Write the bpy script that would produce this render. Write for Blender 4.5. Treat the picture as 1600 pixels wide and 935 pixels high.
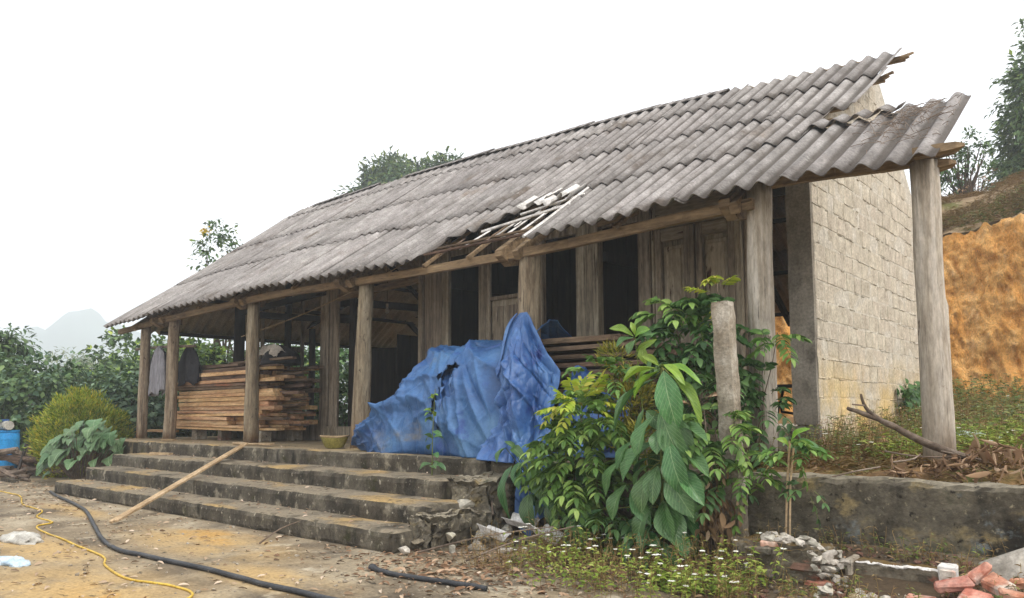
import bpy, math, random
import numpy as np
from mathutils import Vector, Matrix, Euler, noise

# ---------------------------------------------------------------- clear
for o in list(bpy.data.objects):
    bpy.data.objects.remove(o)
SC = bpy.context.scene
COL = SC.collection
rng = random.Random(7)
nr = np.random.default_rng(11)
PI = math.pi

# ---------------------------------------------------------------- camera
cam_d = bpy.data.cameras.new("camera")
cam = bpy.data.objects.new("camera", cam_d)
COL.objects.link(cam)
cam_d.sensor_width = 36.0
cam_d.lens = 26.79
cam_d.shift_y = 0.0481
cam_d.clip_start = 0.05
cam_d.clip_end = 5000
_yaw, _pit, _rol = math.radians(40.77), math.radians(4.732), math.radians(-0.258)
_F = Vector((-math.sin(_yaw) * math.cos(_pit), math.cos(_yaw) * math.cos(_pit), math.sin(_pit)))
_R = Vector((math.cos(_yaw), math.sin(_yaw), 0))
_U = _R.cross(_F)
_R2 = math.cos(_rol) * _R + math.sin(_rol) * _U
_U2 = -math.sin(_rol) * _R + math.cos(_rol) * _U
_m = Matrix((_R2, _U2, -_F)).transposed().to_4x4()
_m.translation = (2.874, -6.9, 0.525)
cam.matrix_world = _m
SC.camera = cam

# ---------------------------------------------------------------- light
SUN_EL, SUN_AZ = math.radians(50), math.radians(92)      # azimuth clockwise from +Y (behind the house)
world = bpy.data.worlds.new("World")
SC.world = world
world.use_nodes = True
wn, wl = world.node_tree.nodes, world.node_tree.links
wn.clear()
sky = wn.new("ShaderNodeTexSky")
sky.sky_type = 'NISHITA'
sky.sun_disc = False
sky.sun_elevation = SUN_EL
sky.sun_rotation = SUN_AZ
sky.air_density = 1.0
sky.dust_density = 6.0
sky.ozone_density = 1.0
hs = wn.new("ShaderNodeHueSaturation")
hs.inputs["Saturation"].default_value = 0.16
bg = wn.new("ShaderNodeBackground")
bg.inputs["Strength"].default_value = 0.15
wo = wn.new("ShaderNodeOutputWorld")
wl.new(sky.outputs[0], hs.inputs["Color"])
veil = wn.new("ShaderNodeMix")                             # the even white cloud sheet the blue shows through
veil.data_type = 'RGBA'
veil.inputs["Factor"].default_value = 0.72
veil.inputs["B"].default_value = (9.4, 9.5, 9.7, 1)
wl.new(hs.outputs[0], veil.inputs["A"])
wl.new(veil.outputs["Result"], bg.inputs["Color"])
wl.new(bg.outputs[0], wo.inputs["Surface"])
sun_d = bpy.data.lights.new("sun", 'SUN')
sun_d.energy = 1.5
sun_d.angle = math.radians(14)
sun_d.color = (1.0, 0.95, 0.87)
sun = bpy.data.objects.new("sun", sun_d)
COL.objects.link(sun)
_sd = Vector((math.sin(SUN_AZ) * math.cos(SUN_EL), math.cos(SUN_AZ) * math.cos(SUN_EL), math.sin(SUN_EL)))
sun.rotation_euler = _sd.to_track_quat('Z', 'Y').to_euler()
SC.view_settings.view_transform = 'Standard'
SC.view_settings.look = 'None'
SC.view_settings.gamma = 1.0
SC.view_settings.use_curve_mapping = False
SC.view_settings.exposure = 0.46
SC.render.engine = 'CYCLES'
SC.cycles.max_bounces = 6
SC.cycles.diffuse_bounces = 3
SC.cycles.glossy_bounces = 2
SC.cycles.transmission_bounces = 2
SC.cycles.transparent_max_bounces = 4
SC.cycles.volume_bounces = 2
SC.cycles.volume_step_rate = 10
SC.cycles.use_denoising = True
SC.cycles.use_adaptive_sampling = False

# ---------------------------------------------------------------- helpers
def lin(h):
    h = h.lstrip('#')
    v = [int(h[i:i + 2], 16) / 255 for i in (0, 2, 4)]
    return tuple((x / 12.92 if x <= 0.04045 else ((x + 0.055) / 1.055) ** 2.4) for x in v)

def col4(c):
    if isinstance(c, str): c = lin(c)
    return (c[0], c[1], c[2], 1)

MATS = {}
def mat(name, cols, nscale=4.0, stretch=(1, 1, 1), coord='W', rough=0.85, bump=0.25, bscale=40.0, bstretch=None,
        rnd=0.12, hue=0.0, layers=(), detail=6.0, spec=0.25, trans=0.0, island=0.0, dist=0.02, contrast=(0.3, 0.7), grain=0.3, gscale=34.0):
    """noise-ramped surface; layers = (colour, scale, lo, hi, stretch, kind[, args])"""
    m = bpy.data.materials.new(name)
    m.use_nodes = True
    nt = m.node_tree; N = nt.nodes; L = nt.links
    N.clear()
    out = N.new("ShaderNodeOutputMaterial")
    bs = N.new("ShaderNodeBsdfPrincipled")
    bs.inputs["Roughness"].default_value = rough
    bs.inputs["Specular IOR Level"].default_value = spec
    if coord == 'W':
        src = N.new("ShaderNodeNewGeometry").outputs["Position"]
    else:
        src = N.new("ShaderNodeTexCoord").outputs["Object"]
    info = N.new("ShaderNodeObjectInfo")
    if coord != 'W':
        ofs = N.new("ShaderNodeVectorMath"); ofs.operation = 'ADD'
        mul = N.new("ShaderNodeMath"); mul.operation = 'MULTIPLY'; mul.inputs[1].default_value = 37.0
        L.new(info.outputs["Random"], mul.inputs[0])
        L.new(src, ofs.inputs[0]); L.new(mul.outputs[0], ofs.inputs[1])
        src = ofs.outputs[0]
    def mapped(st):
        if tuple(st) == (1, 1, 1): return src
        vm = N.new("ShaderNodeVectorMath"); vm.operation = 'MULTIPLY'
        vm.inputs[1].default_value = st
        L.new(src, vm.inputs[0]); return vm.outputs[0]
    def nz(scale, st, det=detail, r=0.6):
        t = N.new("ShaderNodeTexNoise"); t.inputs["Scale"].default_value = scale
        t.inputs["Detail"].default_value = det; t.inputs["Roughness"].default_value = r
        L.new(mapped(st), t.inputs["Vector"]); return t.outputs["Fac"]
    ramp = N.new("ShaderNodeValToRGB")
    els = ramp.color_ramp.elements
    n = len(cols)
    while len(els) < n: els.new(0.5)
    for i, c in enumerate(cols):
        els[i].position = contrast[0] + (contrast[1] - contrast[0]) * (i / max(1, n - 1))
        els[i].color = col4(c)
    if island:
        rp = N.new("ShaderNodeNewGeometry").outputs["Random Per Island"]
        mx = N.new("ShaderNodeMath"); mx.operation = 'MULTIPLY_ADD'; mx.inputs[1].default_value = island
        sub = N.new("ShaderNodeMath"); sub.operation = 'MULTIPLY'; sub.inputs[1].default_value = 1 - island
        L.new(nz(nscale, stretch), sub.inputs[0]); L.new(rp, mx.inputs[0]); L.new(sub.outputs[0], mx.inputs[2])
        L.new(mx.outputs[0], ramp.inputs[0])
    else:
        L.new(nz(nscale, stretch), ramp.inputs[0])
    colr = ramp.outputs[0]
    for ly in layers:
        c, sc_, lo, hi, st, kind = ly[:6]
        f = nz(sc_, st)
        if kind == 'vor':
            v = N.new("ShaderNodeTexVoronoi"); v.inputs["Scale"].default_value = sc_
            L.new(mapped(st), v.inputs["Vector"]); f = v.outputs["Distance"]
        mr = N.new("ShaderNodeMapRange"); mr.interpolation_type = 'SMOOTHSTEP'
        mr.inputs[1].default_value = lo; mr.inputs[2].default_value = hi
        L.new(f, mr.inputs[0]); fac = mr.outputs[0]
        if kind in ('up', 'low', 'spots'):
            if kind == 'up':          # dirt that settles on faces looking up
                sx = N.new("ShaderNodeSeparateXYZ"); L.new(N.new("ShaderNodeNewGeometry").outputs["Normal"], sx.inputs[0])
                g = N.new("ShaderNodeMapRange"); g.inputs[1].default_value = 0.6; g.inputs[2].default_value = 0.95
                L.new(sx.outputs[2], g.inputs[0]); gf = g.outputs[0]
            elif kind == 'low':       # splash stains: args z where full, z where gone
                sx = N.new("ShaderNodeSeparateXYZ"); L.new(N.new("ShaderNodeNewGeometry").outputs["Position"], sx.inputs[0])
                g = N.new("ShaderNodeMapRange"); g.inputs[1].default_value = ly[6]; g.inputs[2].default_value = ly[7]
                g.inputs[3].default_value = 1; g.inputs[4].default_value = 0
                L.new(sx.outputs[2], g.inputs[0]); gf = g.outputs[0]
            else:                     # stains that lie at given places: list of (x, y, rx, ry)
                gf = None
                for (px, py, rx, ry) in ly[6]:
                    a = N.new("ShaderNodeVectorMath"); a.operation = 'SUBTRACT'; a.inputs[1].default_value = (px, py, 0)
                    b = N.new("ShaderNodeVectorMath"); b.operation = 'MULTIPLY'; b.inputs[1].default_value = (1 / rx, 1 / ry, 0)
                    ln = N.new("ShaderNodeVectorMath"); ln.operation = 'LENGTH'
                    L.new(src, a.inputs[0]); L.new(a.outputs[0], b.inputs[0]); L.new(b.outputs[0], ln.inputs[0])
                    g = N.new("ShaderNodeMapRange"); g.interpolation_type = 'SMOOTHSTEP'
                    g.inputs[1].default_value = 1.25; g.inputs[2].default_value = 0.25
                    L.new(ln.outputs["Value"], g.inputs[0])
                    if gf is None: gf = g.outputs[0]
                    else:
                        mxx = N.new("ShaderNodeMath"); mxx.operation = 'MAXIMUM'
                        L.new(gf, mxx.inputs[0]); L.new(g.outputs[0], mxx.inputs[1]); gf = mxx.outputs[0]
            mm = N.new("ShaderNodeMath"); mm.operation = 'MULTIPLY'
            L.new(fac, mm.inputs[0]); L.new(gf, mm.inputs[1]); fac = mm.outputs[0]
        mix = N.new("ShaderNodeMix"); mix.data_type = 'RGBA'
        L.new(fac, mix.inputs["Factor"]); L.new(colr, mix.inputs["A"])
        mix.inputs["B"].default_value = col4(c)
        colr = mix.outputs["Result"]
    if grain and not island:          # fine mottling and fibres, lighter and darker than the mean
        gn = nz(gscale, bstretch and tuple(max(0.25, q / max(bstretch)) for q in bstretch) or tuple(max(0.12, q / max(stretch)) for q in stretch), 5.0, 0.7)
        gm = N.new("ShaderNodeMapRange"); gm.inputs[1].default_value = 0.32; gm.inputs[2].default_value = 0.68
        gm.inputs[3].default_value = 1 - grain; gm.inputs[4].default_value = 1 + grain; L.new(gn, gm.inputs[0])
        gx = N.new("ShaderNodeVectorMath"); gx.operation = 'SCALE'
        L.new(colr, gx.inputs[0]); L.new(gm.outputs[0], gx.inputs["Scale"]); colr = gx.outputs[0]
    if rnd or hue:
        hv = N.new("ShaderNodeHueSaturation")
        mr = N.new("ShaderNodeMapRange"); mr.inputs[3].default_value = 1 - rnd; mr.inputs[4].default_value = 1 + rnd
        L.new(info.outputs["Random"], mr.inputs[0]); L.new(mr.outputs[0], hv.inputs["Value"])
        if hue:
            fr = N.new("ShaderNodeMath"); fr.operation = 'MULTIPLY'; fr.inputs[1].default_value = 7.31
            fr2 = N.new("ShaderNodeMath"); fr2.operation = 'FRACT'
            L.new(info.outputs["Random"], fr.inputs[0]); L.new(fr.outputs[0], fr2.inputs[0])
            mh = N.new("ShaderNodeMapRange"); mh.inputs[3].default_value = 0.5 - hue; mh.inputs[4].default_value = 0.5 + hue
            L.new(fr2.outputs[0], mh.inputs[0]); L.new(mh.outputs[0], hv.inputs["Hue"])
        L.new(colr, hv.inputs["Color"]); colr = hv.outputs[0]
    L.new(colr, bs.inputs["Base Color"])
    if bump:
        b = N.new("ShaderNodeBump"); b.inputs["Strength"].default_value = bump; b.inputs["Distance"].default_value = dist
        L.new(nz(bscale, bstretch or stretch, 8.0, 0.65), b.inputs["Height"]); L.new(b.outputs[0], bs.inputs["Normal"])
    sh = bs.outputs[0]
    if trans:
        tr = N.new("ShaderNodeBsdfTranslucent"); L.new(colr, tr.inputs["Color"])
        ms = N.new("ShaderNodeMixShader"); ms.inputs[0].default_value = trans
        L.new(sh, ms.inputs[1]); L.new(tr.outputs[0], ms.inputs[2]); sh = ms.outputs[0]
    L.new(sh, out.inputs["Surface"])
    MATS[name] = m
    return m

class MB:
    """collects shapes and links them as one mesh object"""
    def __init__(s): s.v = []; s.f = []
    def add(s, vs, fs):
        o = len(s.v); s.v += [tuple(p) for p in vs]; s.f += [tuple(i + o for i in q) for q in fs]; return s
    def box(s, x0, x1, y0, y1, z0, z1):
        return s.rbox(((x0 + x1) / 2, (y0 + y1) / 2, (z0 + z1) / 2), (x1 - x0, y1 - y0, z1 - z0), ch=0)
    def rbox(s, c, size, rot=None, ch=0.006, jit=0.0, r=rng):
        """chamfered box"""
        hx, hy, hz = [a / 2 for a in size]
        ch = min(ch, hx * 0.6, hy * 0.6, hz * 0.6)
        R = rot if rot is not None else Matrix.Identity(3)
        vs, fs = [], []
        if ch <= 0:
            for sx in (-1, 1):
                for sy in (-1, 1):
                    for sz in (-1, 1):
                        vs.append(Vector((sx * hx, sy * hy, sz * hz)))
            fs = [(0, 1, 3, 2), (4, 6, 7, 5), (0, 4, 5, 1), (2, 3, 7, 6), (0, 2, 6, 4), (1, 5, 7, 3)]
        else:
            idx = {}
            for sx in (-1, 1):
                for sy in (-1, 1):
                    for sz in (-1, 1):
                        jx, jy, jz = [(r.uniform(-jit, jit) if jit else 0) for _ in range(3)]
                        b = (sx * hx + jx, sy * hy + jy, sz * hz + jz)
                        for ax in range(3):
                            p = [b[i] - (0 if i == ax else (sx, sy, sz)[i] * ch) for i in range(3)]
                            idx[(sx, sy, sz, ax)] = len(vs); vs.append(Vector(p))
            def q(*k): fs.append(tuple(idx[i] for i in k))
            for sg in (-1, 1):
                o = [(-1, -1), (1, -1), (1, 1), (-1, 1)]
                if sg < 0: o = o[::-1]
                q(*[(sg, a, b, 0) for a, b in o]); q(*[(b, sg, a, 1) for a, b in o]); q(*[(a, b, sg, 2) for a, b in o])
            for a in (-1, 1):
                for b in (-1, 1):
                    e = [(a, b, -1, 0), (a, b, 1, 0), (a, b, 1, 1), (a, b, -1, 1)]
                    q(*(e if a * b < 0 else e[::-1]))
                    e = [(a, -1, b, 0), (a, 1, b, 0), (a, 1, b, 2), (a, -1, b, 2)]
                    q(*(e if a * b > 0 else e[::-1]))
                    e = [(-1, a, b, 1), (1, a, b, 1), (1, a, b, 2), (-1, a, b, 2)]
                    q(*(e if a * b < 0 else e[::-1]))
                    for c_ in (-1, 1):
                        e = [(a, b, c_, 0), (a, b, c_, 1), (a, b, c_, 2)]
                        q(*(e if a * b * c_ > 0 else e[::-1]))
        C0 = Vector(c)
        return s.add([R @ v + C0 for v in vs], fs)
    def beam(s, a, b, w, h, ch=0.006, jit=0.004, roll=0.0):
        """box from a to b, w across, h high"""
        a, b = Vector(a), Vector(b); d = b - a; ln = d.length; d.normalize()
        up = Vector((0, 0, 1)) if abs(d.z) < 0.9 else Vector((0, 1, 0))
        y = up.cross(d).normalized(); z = d.cross(y)
        if roll:
            y, z = y * math.cos(roll) + z * math.sin(roll), z * math.cos(roll) - y * math.sin(roll)
        R = Matrix((d, y, z)).transposed()
        return s.rbox((a + b) / 2, (ln, w, h), R, ch, jit)
    def tube(s, pts, rad, seg=8, cap=True, wob=0.0, seed=0.0):
        pts = [Vector(p) for p in pts]; n = len(pts)
        if not hasattr(rad, '__len__'): rad = [rad] * n
        vs, fs = [], []
        t = (pts[1] - pts[0]).normalized()
        ref = Vector((0, 0, 1)) if abs(t.z) < 0.9 else Vector((1, 0, 0))
        u = t.cross(ref).normalized()
        for i in range(n):
            t = (pts[min(n - 1, i + 1)] - pts[max(0, i - 1)]).normalized()
            u = (u - t * u.dot(t)).normalized(); w = t.cross(u)
            for k in range(seg):
                a = 2 * PI * k / seg
                r = rad[i]
                if wob: r *= 1 + wob * noise.noise(Vector((math.cos(a) * 1.3 + seed, math.sin(a) * 1.3, i * 0.35 + seed)))
                vs.append(pts[i] + (u * math.cos(a) + w * math.sin(a)) * r)
        for i in range(n - 1):
            for k in range(seg):
                k2 = (k + 1) % seg
                fs.append((i * seg + k, i * seg + k2, (i + 1) * seg + k2, (i + 1) * seg + k))
        if cap:
            fs.append(tuple(range(seg))[::-1]); fs.append(tuple((n - 1) * seg + k for k in range(seg)))
        return s.add(vs, fs)
    def build(s, name, m, parent=None, smooth=False, **kw):
        me = bpy.data.meshes.new(name)
        me.from_pydata(s.v, [], s.f); me.update()
        return link(name, me, m, parent, smooth, **kw)

def link(name, me, m, parent=None, smooth=False, **kw):
    o = bpy.data.objects.new(name, me)
    if m is not None:
        if not me.materials: me.materials.append(MATS[m] if isinstance(m, str) else m)
    if smooth:
        me.polygons.foreach_set("use_smooth", np.ones(len(me.polygons), dtype=bool))
    COL.objects.link(o)
    if parent is not None:
        o.parent = parent
        o.matrix_parent_inverse = wmat(parent).inverted()
    tag(o, **kw)
    return o

def tag(o, label=None, cat=None, group=None, kind=None):
    if label: o['label'] = label
    if cat: o['category'] = cat
    if group: o['group'] = group
    if kind: o['kind'] = kind
    return o

def empty(name, loc=(0, 0, 0), **kw):
    """an Empty at the base of a thing; its parts are given in world metres and shifted under it"""
    o = bpy.data.objects.new(name, None)
    o.empty_display_size = 0.2
    o.location = loc
    COL.objects.link(o)
    return tag(o, **kw)

def wmat(o):
    m = o.matrix_basis.copy()
    return m if o.parent is None else wmat(o.parent) @ o.matrix_parent_inverse @ m

def np_mesh(name, V, Fq):
    me = bpy.data.meshes.new(name)
    V = np.asarray(V, dtype=np.float32).reshape(-1, 3); Fq = np.asarray(Fq, dtype=np.int32)
    k = Fq.shape[1]
    me.vertices.add(len(V)); me.vertices.foreach_set("co", V.ravel())
    me.loops.add(Fq.size); me.loops.foreach_set("vertex_index", Fq.ravel())
    me.polygons.add(len(Fq)); me.polygons.foreach_set("loop_start", np.arange(0, Fq.size, k, dtype=np.int32))
    me.update(calc_edges=True); me.validate()
    return me

# leaf outlines: x across (half width 0.5), y from stalk (0) to tip (1), z fold
LEAF4 = (np.array([(0, 0, 0), (0.5, 0.45, 0.10), (0, 1, -0.12), (-0.5, 0.45, 0.10), (0, 0.5, 0)], float),
         np.array([(0, 1, 4), (1, 2, 4), (2, 3, 4), (3, 0, 4)]))
LEAF8 = (np.array([(0, 0, 0), (0.40, 0.2, .07), (0.5, 0.5, .08), (0.3, 0.8, 0.0), (0, 1, -0.16),
                   (-0.3, 0.8, 0.0), (-0.5, 0.5, .08), (-0.40, 0.2, .07), (0, 0.35, 0.0), (0, 0.7, -.03)], float),
         np.array([(0, 1, 8), (1, 2, 8), (2, 9, 8), (2, 3, 9), (3, 4, 9), (4, 5, 9), (5, 6, 9), (6, 8, 9), (6, 7, 8), (7, 0, 8)]))
BLADE = (np.array([(-0.5, 0, 0), (0.5, 0, 0), (0.35, 0.55, 0.05), (-0.35, 0.55, 0.05), (0, 1, -0.08)], float),
         np.array([(0, 1, 2), (0, 2, 3), (3, 2, 4)]))

def leaves(P, D, Nn, Ln, W, tmpl=LEAF4):
    """P stalk points, D directions to the tip, Nn rough face normals, Ln lengths, W width/length -> V, F"""
    P = np.asarray(P, float); D = np.asarray(D, float); Nn = np.asarray(Nn, float)
    n = len(P)
    Ln = np.broadcast_to(np.asarray(Ln, float), (n,)); W = np.broadcast_to(np.asarray(W, float), (n,))
    D = D / np.maximum(1e-6, np.linalg.norm(D, axis=1, keepdims=True))
    X = np.cross(D, Nn); X /= np.maximum(1e-6, np.linalg.norm(X, axis=1, keepdims=True))
    Z = np.cross(X, D)
    tv, tf = tmpl
    V = (P[:, None, :] + (tv[None, :, 0:1] * W[:, None, None] * X[:, None, :] + tv[None, :, 1:2] * D[:, None, :]
                          + tv[None, :, 2:3] * Z[:, None, :]) * Ln[:, None, None])
    F = (tf[None] + (np.arange(n) * len(tv))[:, None, None]).reshape(-1, 3)
    return V.reshape(-1, 3), F

def foliage(name, P, D, Nn, Ln, W, m, parent=None, tmpl=LEAF4, **kw):
    V, F = leaves(P, D, Nn, Ln, W, tmpl)
    return link(name, np_mesh(name, V, F), m, parent, **kw)

def unit(n): 
    v = nr.normal(size=(n, 3)); return v / np.linalg.norm(v, axis=1, keepdims=True)

def crown_points(c, r, nclump, per, clump_r, hollow=0.55, seed=0, squash=1.0):
    """leaf points in clumps through the outer part of an uneven ellipsoid; -> points, outward directions"""
    c = np.array(c, float); r = np.array(r, float)
    u = unit(nclump)
    rad = hollow + (1.08 - hollow) * nr.random(nclump) ** 0.6
    bul = np.array([1 + 0.28 * noise.noise(Vector(tuple(a * 1.7 + seed))) for a in u])
    cc = c + u * r * (rad * bul)[:, None]
    sz = clump_r * (0.5 + nr.random(nclump))
    k = nr.integers(0, nclump, nclump * per)
    off = unit(len(k)) * (nr.random(len(k)) ** 0.5 * sz[k])[:, None]
    off[:, 2] *= 0.7 * squash
    P = cc[k] + off
    O = (P - c) / r
    O = O / np.maximum(1e-6, np.linalg.norm(O, axis=1, keepdims=True)) * 0.6 + off / np.maximum(1e-6, sz[k])[:, None] * 0.6
    return P, O

def leaf_dirs(O, droop=0.5, up=0.7):
    n = len(O)
    D = O + unit(n) * 0.7; D[:, 2] -= droop
    Nn = O * 0.5 + unit(n) * 0.45; Nn[:, 2] += up
    return D, Nn

def fbm(x, y, z=0.0, o=4):
    return noise.fractal(Vector((x, y, z)), 1.0, 2.0, o)

def rough_box(x0, x1, y0, y1, z0, z1, res=0.1, amp=0.015, sc=3.0, round_=0.03, seed=0.0, skip=()):
    """a cast block with worn edges and uneven faces"""
    mb = MB(); cache = {}
    nx, ny, nz = [max(1, min(160, int(round(d / res)))) for d in (x1 - x0, y1 - y0, z1 - z0)]
    cx, cy, cz = (x0 + x1) / 2, (y0 + y1) / 2, (z0 + z1) / 2
    def vert(i, j, k):
        key = (i, j, k)
        if key in cache: return cache[key]
        p = Vector((x0 + (x1 - x0) * i / nx, y0 + (y1 - y0) * j / ny, z0 + (z1 - z0) * k / nz))
        e = (i in (0, nx)) + (j in (0, ny)) + (k in (0, nz))
        q = p * sc + Vector((seed, seed * 2, seed * 3))
        d = noise.noise_vector(q) * amp + noise.noise_vector(q * 3.7) * amp * 0.5
        w = Vector(p)
        if e >= 2:
            a = round_ * (0.5 + 1.0 * abs(noise.noise(q * 1.9)))
            if i in (0, nx): w.x += a if i == 0 else -a
            if j in (0, ny): w.y += a if j == 0 else -a
            if k in (0, nz): w.z += a if k == 0 else -a
        w += d
        cache[key] = len(mb.v); mb.v.append(tuple(w)); return cache[key]
    for i in range(nx):
        for j in range(ny):
            if '+z' not in skip: mb.f.append((vert(i, j, nz), vert(i + 1, j, nz), vert(i + 1, j + 1, nz), vert(i, j + 1, nz)))
            if '-z' not in skip: mb.f.append((vert(i, j + 1, 0), vert(i + 1, j + 1, 0), vert(i + 1, j, 0), vert(i, j, 0)))
    for i in range(nx):
        for k in range(nz):
            if '-y' not in skip: mb.f.append((vert(i, 0, k), vert(i + 1, 0, k), vert(i + 1, 0, k + 1), vert(i, 0, k + 1)))
            if '+y' not in skip: mb.f.append((vert(i, ny, k + 1), vert(i + 1, ny, k + 1), vert(i + 1, ny, k), vert(i, ny, k)))
    for j in range(ny):
        for k in range(nz):
            if '+x' not in skip: mb.f.append((vert(nx, j, k), vert(nx, j + 1, k), vert(nx, j + 1, k + 1), vert(nx, j, k + 1)))
            if '-x' not in skip: mb.f.append((vert(0, j, k + 1), vert(0, j + 1, k + 1), vert(0, j + 1, k), vert(0, j, k)))
    return mb

def rock(mb, c, size, seed, sub=1):
    """angular broken stone, cut from a lump by a few planes"""
    r = random.Random(seed)
    import bmesh
    bm = bmesh.new(); bmesh.ops.create_icosphere(bm, subdivisions=sub + 1, radius=1.0)
    planes = [(Vector((r.gauss(0, 1), r.gauss(0, 1), r.gauss(0, 1))).normalized(), r.uniform(0.32, 0.62)) for _ in range(9)]
    E = Euler((r.uniform(0, 6), r.uniform(0, 6), r.uniform(0, 6))).to_matrix()
    vs = []
    for v in bm.verts:
        p = v.co.copy()
        for n_, d_ in planes:
            k = p.dot(n_)
            if k > d_: p -= n_ * (k - d_)
        p = E @ p
        vs.append(Vector((p.x * size[0], p.y * size[1], p.z * size[2])) + Vector(c))
    fs = [tuple(v.index for v in f.verts) for f in bm.faces]
    bm.free()
    return mb.add(vs, fs)

# ---------------------------------------------------------------- materials
mat('roof_cement', ['#75706c', '#87817d', '#958f8b', '#a59f9b'], nscale=3.0, stretch=(1.6, 0.9, 0.9), rough=0.92, bump=0.35, bscale=70, bstretch=(1, 1, 1), rnd=0.15, hue=0.006,
    layers=[('#62574e', 1.1, 0.56, 0.74, (1, 1, 1), 'n'), ('#4a4039', 1.5, 0.64, 0.72, (6, 0.30, 0.30), 'n'), ('#b3ada7', 9.0, 0.62, 0.74, (1, 1, 1), 'n'), ('#544d47', 34.0, 0.64, 0.74, (1, 1, 1), 'n'), ('#2f2a26', 11.0, 0.715, 0.745, (1, 1, 1), 'n'),
            ('#75675a', 0.9, 0.60, 0.78, (1, 1, 1), 'n')])
def valley_shade(name, pitch, colour):
    """shade painted as dark stripes in the valleys of the corrugation"""
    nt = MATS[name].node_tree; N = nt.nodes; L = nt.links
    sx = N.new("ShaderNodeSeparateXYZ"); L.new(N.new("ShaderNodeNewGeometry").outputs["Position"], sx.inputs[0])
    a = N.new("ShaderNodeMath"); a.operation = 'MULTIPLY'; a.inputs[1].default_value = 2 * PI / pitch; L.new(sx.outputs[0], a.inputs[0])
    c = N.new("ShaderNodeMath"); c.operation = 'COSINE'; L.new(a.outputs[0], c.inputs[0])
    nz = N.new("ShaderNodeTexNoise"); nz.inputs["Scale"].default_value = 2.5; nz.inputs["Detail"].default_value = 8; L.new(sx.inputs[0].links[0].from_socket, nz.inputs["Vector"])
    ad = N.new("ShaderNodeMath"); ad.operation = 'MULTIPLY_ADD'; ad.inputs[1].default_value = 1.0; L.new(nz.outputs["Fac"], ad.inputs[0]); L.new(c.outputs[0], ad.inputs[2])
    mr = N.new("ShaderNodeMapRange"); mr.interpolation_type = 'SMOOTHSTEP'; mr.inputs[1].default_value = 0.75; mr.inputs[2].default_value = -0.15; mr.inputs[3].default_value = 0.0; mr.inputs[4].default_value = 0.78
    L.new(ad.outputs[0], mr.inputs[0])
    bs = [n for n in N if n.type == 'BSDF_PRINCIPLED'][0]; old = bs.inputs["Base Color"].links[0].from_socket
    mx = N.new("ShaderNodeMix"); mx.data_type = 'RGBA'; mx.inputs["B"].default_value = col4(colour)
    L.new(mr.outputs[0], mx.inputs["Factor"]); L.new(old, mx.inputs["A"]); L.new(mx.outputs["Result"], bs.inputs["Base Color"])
valley_shade('roof_cement', 0.212, '#4b433c')  # shading between the ridges, painted into the roof colour
mat('roof_under', ['#8a7a66', '#a5927a', '#b5a389'], nscale=2.0, stretch=(1, 1, 1), rough=0.95, bump=0.2, bscale=50, rnd=0.1)
mat('roof_fresh', ['#b9b4ae', '#d3cec8', '#e2deda'], nscale=8, rough=0.9, bump=0.2, rnd=0.1)
mat('wood_post', ['#5d4f40', '#7d6d5a', '#988973', '#a99a86'], nscale=1.6, stretch=(9, 9, 0.7), rough=0.85, bump=0.5, bscale=4.0, bstretch=(16, 16, 0.7), rnd=0.1, hue=0.008,
    layers=[('#40342a', 3.5, 0.60, 0.70, (9, 9, 0.45), 'n'), ('#2a211a', 2.6, 0.645, 0.67, (20, 20, 0.4), 'n'), ('#54463a', 6.0, 0.64, 0.70, (1.2, 1.2, 0.8), 'n'), ('#6b4a30', 2.0, 0.4, 0.7, (1, 1, 1), 'low', 0.05, 0.5)])
mat('wood_post_pale', ['#85786a', '#a39787', '#b8ad9f', '#c6bdb1'], nscale=1.6, stretch=(9, 9, 0.6), rough=0.85, bump=0.45, bscale=4.0, bstretch=(16, 16, 0.6), rnd=0.06,
    layers=[('#5d4f42', 3.0, 0.60, 0.72, (8, 8, 0.4), 'n'), ('#3a2f27', 2.6, 0.65, 0.675, (20, 20, 0.4), 'n'), ('#6d5e50', 6.0, 0.66, 0.71, (1.2, 1.2, 0.8), 'n'), ('#6b5238', 2.0, 0.4, 0.7, (1, 1, 1), 'low', 0.05, 0.5), ('#7a6a58', 2.0, 0.55, 0.75, (2, 2, 0.5), 'n')])
mat('wood_wall', ['#5b5145', '#7a6e5f', '#948876', '#a89c8a'], nscale=1.5, stretch=(11, 11, 0.6), rough=0.88, bump=0.4, bscale=4.0, bstretch=(16, 16, 0.6), rnd=0.12, hue=0.01,
    layers=[('#33271e', 2.2, 0.62, 0.72, (10, 10, 0.5), 'n'), ('#241b15', 2.4, 0.655, 0.68, (18, 18, 0.35), 'n'), ('#6b5540', 1.5, 0.55, 0.75, (2, 2, 0.8), 'n')])
mat('wood_door', ['#7f7464', '#9a8e7b', '#b0a491'], nscale=1.5, stretch=(11, 11, 0.6), rough=0.85, bump=0.35, bscale=4.0, bstretch=(16, 16, 0.6), rnd=0.16,
    layers=[('#3d241b', 2.6, 0.60, 0.66, (6, 6, 1.0), 'n')])
mat('wood_beam', ['#5f4c38', '#7f6a50', '#9a8365'], nscale=1.5, stretch=(0.7, 9, 9), rough=0.85, bump=0.4, bscale=4.0, bstretch=(0.8, 14, 14), rnd=0.12,
    layers=[('#3c2c20', 2.4, 0.60, 0.72, (0.6, 8, 8), 'n')])
mat('wood_door_h', ['#756a5b', '#8f8371', '#a49886'], nscale=1.5, stretch=(0.6, 11, 11), rough=0.85, bump=0.35, bscale=4.0, bstretch=(0.6, 16, 16), rnd=0.10, layers=[('#4a3527', 2.6, 0.60, 0.68, (1, 6, 6), 'n')])
mat('wood_dark', ['#1a1512', '#261f19', '#322921'], nscale=2, stretch=(6, 6, 0.8), rough=0.9, bump=0.3, rnd=0.15)
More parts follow.
